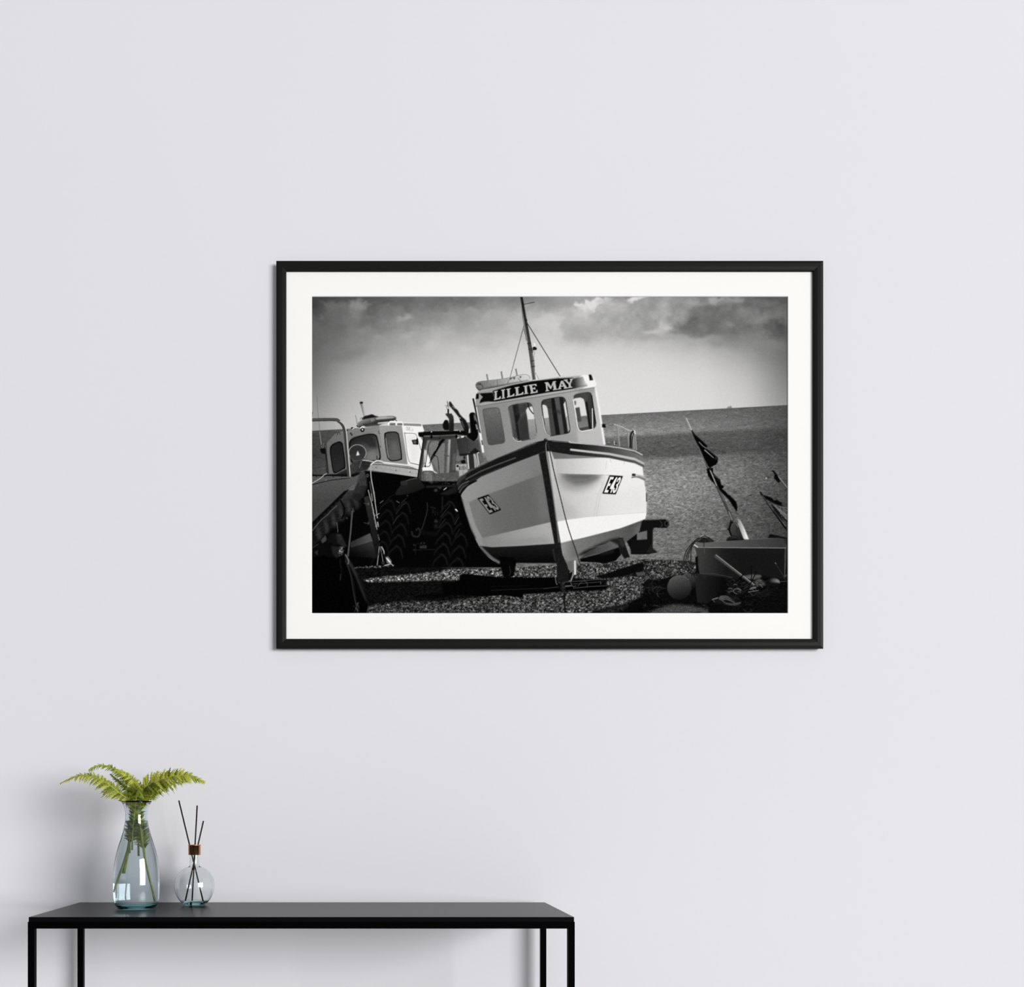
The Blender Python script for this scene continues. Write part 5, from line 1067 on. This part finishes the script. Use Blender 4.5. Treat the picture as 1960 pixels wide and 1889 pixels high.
def build_vase():
    v = thing('glass_vase', 'tall teal tinted glass carafe vase holding fern cuttings on the table', 'vase', (VC[0], VC[1], TOP_Z))
    outer = smooth_profile([(r*VK, vzz(p)) for r, p in V_OUT])
    outer = [(r, max(z, TOP_Z)) for r, z in outer]
    bot = [(30.0*VK, TOP_Z+0.0004), (20*VK, TOP_Z+0.0022), (0, TOP_Z+0.0030)]
    wt = 0.0022
    inner = [(r-wt*(0.75 if i < 6 else 1), z) for i, (r, z) in enumerate(outer) if z > TOP_Z+0.0150]
    rim = [(outer[0][0]-wt*0.1, outer[0][1]-0.0002), (outer[0][0]-wt*0.7, outer[0][1]-0.0002)]
    zi = TOP_Z+0.0098
    floor_in = [(0, zi), (18*VK, zi+0.0002), (30*VK, zi+0.0008), (36*VK, zi+0.0024)]
    prof = bot[::-1]+outer[1:][::-1]+rim+inner[1:]+floor_in[::-1]
    lathe('glass_body', prof, M['vase_glass'], v, VC, 96)
    rr, rz = outer[0][0]-wt*0.45, outer[0][1]+0.0012
    ro = lathe('rim', [(rr+0.0020*math.cos(a), rz+0.0017*math.sin(a)) for a in np.radians(np.arange(0, 360, 30))], M['rim_glass'], v, VC, 96, True)
    ro['label'] = 'dark blue green rolled glass rim'
    # water up to the neck
    zw = vzz(1571)
    wp = [(max(0.0, r+0.0004), z) for r, z in inner if z < zw-0.0003][::-1]
    r_top = vase_radius(zw)+0.0004
    wprof = [(0, zi-0.0003), (18*VK, zi-0.0001), (30*VK, zi+0.0005), (36*VK+0.0003, zi+0.0021)]+wp+[(r_top, zw+0.0006), (r_top-0.001, zw+0.0001), (r_top-0.004, zw), (0, zw)]
    o = lathe('water', wprof, M['water'], v, VC, 96); o['label'] = 'clear water filling the vase up to its neck'
build_vase()

# reed diffuser
DY = 2.225; DK = DY/F_PX
DC = ((372.3-CX)*DK, DY)
D_OUT = [(9.0, 1618), (9.0, 1650), (9.2, 1655), (11.5, 1658.2), (18.0, 1660.8), (26.0, 1666.0), (32.8, 1674.5), (37.0, 1684.0), (38.4, 1694.0), (37.6, 1702.5), (34.9, 1711), (30.2, 1719.5), (25.0, 1726.0), (20.8, 1730.2), (18.4, 1731.6)]
D_B = 1731.6
D_SCALE = (CAM_Z-(1618-CY)*DK-TOP_Z)/((D_B-1618)*DK)
dz = lambda py: TOP_Z+(D_B-py)*DK*D_SCALE
def build_diffuser():
    d = thing('reed_diffuser', 'round clear glass reed diffuser bottle with a copper collar beside the vase', 'diffuser', (DC[0], DC[1], TOP_Z))
    outer = smooth_profile([(r*DK, dz(p)) for r, p in D_OUT]); outer = [(r, max(z, TOP_Z)) for r, z in outer]
    wt = 0.0013
    inner = [(r-wt, z) for r, z in outer if z > TOP_Z+0.0085]
    zi = TOP_Z+0.0065
    fl = [(0, zi-0.0015), (10*DK, zi-0.0012), (17*DK, zi-0.0002)]
    prof = [(0, TOP_Z+0.0016), (12*DK, TOP_Z+0.0010), (16.5*DK, TOP_Z)]+outer[::-1]+[(outer[0][0]-wt/2, outer[0][1]+0.0006)]+inner+fl[::-1]
    lathe('flask', prof, M['flask_glass'], d, DC, 80)
    zo = dz(1722.5)
    op = [(r+0.0003, z) for r, z in inner if z < zo-0.0003][::-1]
    rt = op[-1][0]+0.0006
    lathe('scent_oil', [(0, zi-0.0018), (10*DK, zi-0.0015), (17*DK+0.0002, zi-0.0005)]+op+[(rt, zo), (0, zo)], M['oil'], d, DC, 80)
    # copper collar
    m, nt, b = principled('brushed_copper', (0.62, 0.27, 0.13), 0.28, 1.0)
    mottled(nt, b, (0.50, 0.19, 0.08), (0.86, 0.44, 0.25), 900, 4); bump(nt, b, 1500, 0.10, 0.0002)
    zc0, zc1 = dz(1635.9), dz(1616.6)
    R = 11.7*DK; R2 = 12.5*DK; ri = 9.15*DK
    cp = [(ri, zc0), (R-0.0004, zc0), (R, zc0+0.0005), (R, zc1-0.0022), (R2-0.0003, zc1-0.0018), (R2, zc1-0.0010), (R2-0.0004, zc1), (6.4*DK, zc1), (6.2*DK, zc1-0.0006), (6.2*DK, zc1-0.0016), (ri, zc1-0.0016)]
    lathe('collar', cp, m, d, DC, 80, True)
    # reeds: each can be lifted out
    m, nt, b = principled('dark_reed', (0.012, 0.008, 0.006), 0.6, 0, 0.2); mottled(nt, b, (0.006, 0.004, 0.003), (0.024, 0.014, 0.010), 500); bump(nt, b, 800, 0.15, 0.0003)
    dpt = lambda px, py, off: Vector((DC[0]+(px-372.3)*DK, DY+off, dz(py)))
    spec = [((341.3, 1532.8, 0.006), (390.6, 1724.5, -0.010), 'dark diffuser reed leaning furthest left out of the copper collar, the longest'),
            ((378.0, 1542.3, -0.004), (366.6, 1726.5, 0.006), 'nearly upright dark diffuser reed in the middle of the three'),
            ((388.7, 1571.5, 0.005), (355.4, 1722.5, -0.004), 'shortest dark diffuser reed, leaning right out of the copper collar')]
    for a, c, lab in spec:
        A_, C_ = dpt(*a), dpt(*c)
        o = tube('diffuser_reed', [C_, C_.lerp(A_, .5), A_], 1.4*DK, m, None, 10)
        o['label'] = lab; o['category'] = 'reed'; o['group'] = 'reeds in the diffuser'
build_diffuser()
# ---------------------------------------------------------------------------
# fern cuttings in the vase
# ---------------------------------------------------------------------------
def leaf_material():
    m = bpy.data.materials.new('fern_leaf'); m.use_nodes = True; nt = m.node_tree; b = nt.nodes['Principled BSDF']
    out = nt.nodes['Material Output']
    va = nt.nodes.new('ShaderNodeVertexColor'); va.layer_name = 'leaf_tone'
    tc = nt.nodes.new('ShaderNodeTexCoord'); n = nt.nodes.new('ShaderNodeTexNoise'); n.inputs['Scale'].default_value = 420
    mx = nt.nodes.new('ShaderNodeMix'); mx.data_type = 'RGBA'; mx.blend_type = 'MULTIPLY'; mx.inputs['Factor'].default_value = 0.45
    nt.links.new(tc.outputs['Object'], n.inputs['Vector'])
    nt.links.new(va.outputs['Color'], mx.inputs['A']); nt.links.new(n.outputs['Color'], mx.inputs['B'])
    b.inputs['Roughness'].default_value = 0.5; b.inputs['Specular IOR Level'].default_value = 0.3
    nt.links.new(va.outputs['Color'], b.inputs['Base Color'])
    tr = nt.nodes.new('ShaderNodeBsdfTranslucent'); ms = nt.nodes.new('ShaderNodeMixShader'); ms.inputs['Fac'].default_value = 0.38
    nt.links.new(va.outputs['Color'], tr.inputs['Color'])
    nt.links.new(b.outputs[0], ms.inputs[1]); nt.links.new(tr.outputs[0], ms.inputs[2]); nt.links.new(ms.outputs[0], out.inputs['Surface'])
    bp = nt.nodes.new('ShaderNodeBump'); bp.inputs['Strength'].default_value = 0.3; bp.inputs['Distance'].default_value = 0.0006
    nt.links.new(n.outputs['Fac'], bp.inputs['Height']); nt.links.new(bp.outputs['Normal'], b.inputs['Normal'])
    return m
M['leaf'] = leaf_material()
m, nt, b = principled('fern_stalk', (0.28, 0.36, 0.05), 0.5); mottled(nt, b, (0.22, 0.30, 0.035), (0.36, 0.42, 0.07), 160); M['stalk'] = m

rnd = random.Random(5)
def vpt(px, py, off=0.0):
    """a point near the vase: offsets in photo pixels at the vase's distance, off metres towards the wall"""
    return Vector((VC[0]+(px-261.3)*VK, VY+off, vzz(py)))

def frond(name, label, path, t_leaf, length, tones, normal, n_pin=44, lean=62, droop=0.35, r0=1.5, taper=0.75, seed=1):
    """path: points from the foot of the stalk to the tip. length(t): pinna length in photo pixels."""
    R = random.Random(seed)
    P = spline3(path, 14); n = len(P)
    S = [0.0]
    for i in range(1, n): S.append(S[-1]+(P[i]-P[i-1]).length)
    T = [s/S[-1] for s in S]
    t = thing(name, label, 'fern frond', P[0], 'fern cuttings in the glass vase')
    step = 2
    Q = P[::step]+([P[-1]] if (n-1) % step else [])
    tube('stalk', Q, [VK*max(0.28, r0*(1-0.8*i/(len(Q)-1))) for i in range(len(Q))], M['stalk'], t, 8)
    verts, faces, tone = [], [], []
    N0 = Vector(normal).normalized()
    lo, hi = tones
    n_pin = int(n_pin*1.5)
    for k in range(n_pin):
        u = k/(n_pin-1); tt = t_leaf+(1-t_leaf)*(u**0.92)*0.995
        i = min(n-2, max(0, int(np.searchsorted(T, tt))-1)); f = (tt-T[i])/max(1e-9, T[i+1]-T[i])
        base = P[i].lerp(P[i+1], f); tan = (P[min(i+2, n-1)]-P[max(i-1, 0)]).normalized()
        Nn = (N0-tan*N0.dot(tan)).normalized(); side = tan.cross(Nn).normalized()
        inside = base.z < vzz(1535)
        for sg in (-1, 1):
            L = length(u, sg)*VK*R.uniform(0.9, 1.14)*1.22
            a = math.radians(lean+R.uniform(-7, 7)-(18 if u > .8 else 0))
            if inside:
                room = vase_radius(base.z)-math.hypot(base.x-VC[0], base.y-VC[1])-0.0016
                a = math.radians(44+R.uniform(-14, 14)); L = max(0.004, min(L, room*1.35))
            d = (side*sg*math.sin(a)+tan*math.cos(a)+Nn*R.uniform(-0.38, 0.42)).normalized()
            wv = d.cross(Nn).normalized()
            w = L*R.uniform(0.085, 0.12)+0.5*VK
            ns = 9; b0 = len(verts)
            dr = droop*R.uniform(0.5, 1.6); tw = R.uniform(-0.9, 0.9)
            mixf = min(1, max(0, R.gauss(0.32+0.38*u, 0.34)))
            c = [(lo[q]+(hi[q]-lo[q])*mixf)*(1.3 if inside else 1) for q in range(3)]  # leaflets inside the vase coloured brighter to offset light lost in the glass
            for j in range(ns+1):
                s = j/ns
                p = base+d*(L*s)+Vector((0, 0, -1))*(dr*L*s*s)+Nn*(0.05*L*math.sin(s*math.pi))
                ww = w*(1-s)**0.5*(1.15 if j % 2 else 0.42)+0.00012
                wd = (wv*math.cos(tw*s)+Nn*math.sin(tw*s))
                fw = d*(0.10*L if j % 2 else 0)
                verts += [p+wd*ww+fw, p+Nn*(0.12*w), p-wd*ww+fw]
                for _ in range(3): tone.append((c[0]*(0.9+0.2*s), c[1]*(0.9+0.2*s), c[2], 1))
            for j in range(ns):
                q = b0+3*j
                faces += [(q, q+1, q+4, q+3), (q+1, q+2, q+5, q+4)]
    if any(v.z < vzz(1535) for v in verts):       # keep leaflets inside the glass
        for q, v in enumerate(verts):
            if v.z < vzz(1534):
                dx, dy = v.x-VC[0], v.y-VC[1]; r = math.hypot(dx, dy); mx = vase_radius(v.z)-0.0012
                if r > mx: verts[q] = Vector((VC[0]+dx*mx/r, VC[1]+dy*mx/r, v.z))
    o = mesh_ob('leaflets', verts, faces, M['leaf'], t, False, P[0])
    ca = o.data.color_attributes.new('leaf_tone', 'FLOAT_COLOR', 'POINT')
    ca.data.foreach_set('color', np.array(tone, np.float32).ravel())
    o['kind'] = 'stuff'
    return t

YG = ((0.13, 0.17, 0.012), (0.60, 0.62, 0.085))      # yellow green
DG = ((0.05, 0.085, 0.006), (0.30, 0.36, 0.035))     # deeper green
MG = ((0.09, 0.135, 0.010), (0.45, 0.52, 0.06))
bell = lambda a, b, c: (lambda u, sg: a+(b-a)*math.sin(math.pi*min(1, u*1.0)**0.75)-(c*u*u))

frond('fern_frond', 'long fern frond arching low to the left, tapering to a fine point',
      [vpt(292, 1722, -.004), vpt(276, 1650, -.004), vpt(267, 1580, -.003), vpt(262, 1550, -.004), vpt(252, 1532, -.010), vpt(236, 1521, -.020), vpt(218, 1505, -.028), vpt(196, 1491, -.034), vpt(170, 1486, -.036), vpt(146, 1491, -.036), vpt(124.5, 1501, -.034)],
      0.50, lambda u, sg: (17.5 if sg < 0 else 13)*(0.55+0.6*math.sin(math.pi*min(1, u+.12)**.8))*(1-u)**0.42+1.2, YG, (0.1, -0.72, 0.69), 50, 60, 0.25, 1.9, seed=3)
frond('fern_frond', 'upper left fern frond curling over at its tip',
      [vpt(243, 1671, .004), vpt(250, 1620, .004), vpt(256, 1575, .003), vpt(257, 1545, .004), vpt(254, 1520, .008), vpt(246, 1500, .013), vpt(232, 1484, .018), vpt(214, 1472, .020), vpt(196, 1466, .018), vpt(180, 1467, .014), vpt(168, 1475, .010)],
      0.42, lambda u, sg: 11*(0.6+0.5*math.sin(math.pi*u))*(1-u)**0.3+2.0, MG, (0.3, -0.60, 0.75), 46, 58, 0.30, 2.3, seed=8)
frond('fern_frond', 'short bright yellow green fern frond bending left behind the front leaves',
      [vpt(262, 1640, .010), vpt(262, 1590, .009), vpt(264, 1550, .008), vpt(266, 1528, .004), vpt(264, 1509, .000), vpt(256, 1495, -.004), vpt(244, 1484, -.008), vpt(231, 1477, -.010), vpt(217, 1478, -.012)],
      0.16, lambda u, sg: 11.5*(0.55+0.6*math.sin(math.pi*u))*(1-u)**0.35+1.5, YG, (-0.25, -0.80, 0.55), 50, 62, 0.35, 1.5, seed=12)
frond('fern_frond', 'broad feathery fern frond arching to the right of the vase',
      [vpt(229, 1706, .002), vpt(246, 1640, .002), vpt(257, 1585, .000), vpt(261, 1552, .000), vpt(266, 1530, -.004), vpt(277, 1511, -.010), vpt(295, 1499, -.014), vpt(318, 1491, -.016), vpt(342, 1485, -.014), vpt(366, 1487, -.010), vpt(393, 1498, -.004)],
      0.48, lambda u, sg: (25 if sg > 0 else 21)*(0.7+0.5*math.sin(math.pi*min(1, u+.1)))*(1-u)**0.5+2.0, YG, (0.12, -0.78, 0.61), 60, 58, 0.18, 1.7, seed=21)
frond('fern_frond', 'second right hand fern frond under the broad feathery one',
      [vpt(272, 1655, .008), vpt(268, 1600, .008), vpt(266, 1560, .006), vpt(268, 1538, .006), vpt(279, 1519, .012), vpt(297, 1506, .018), vpt(320, 1499, .020), vpt(346, 1498, .018)],
      0.14, lambda u, sg: 19*(0.5+0.6*math.sin(math.pi*min(1, u+.05)))*(1-u)**0.5+1.5, MG, (0.05, -0.70, 0.70), 54, 60, 0.25, 1.6, seed=31)
frond('fern_frond', 'small dark fern sprig drooping over the front rim of the vase',
      [vpt(256, 1628, -.006), vpt(257, 1590, -.008), vpt(260, 1556, -.010), vpt(263, 1530, -.013), vpt(266, 1516, -.022), vpt(271, 1513, -.034), vpt(278, 1519, -.044), vpt(284, 1530, -.050)],
      0.12, lambda u, sg: 13*(0.5+0.6*math.sin(math.pi*min(1, u+.1)))*(1-u)**0.4+1.5, DG, (0.3, -0.55, 0.78), 44, 66, 0.5, 1.4, seed=44)
frond('fern_frond', 'dark green fern frond deep in the middle of the bunch, leaning left',
      [vpt(252, 1634, -.002), vpt(252, 1590, -.002), vpt(255, 1556, .002), vpt(252, 1532, .008), vpt(242, 1514, .016), vpt(228, 1500, .024), vpt(214, 1490, .030), vpt(203, 1480, .032)],
      0.12, lambda u, sg: 13*(0.5+0.6*math.sin(math.pi*min(1, u+.05)))*(1-u)**0.45+1.5, DG, (-0.1, -0.8, 0.6), 52, 60, 0.3, 1.4, seed=57)
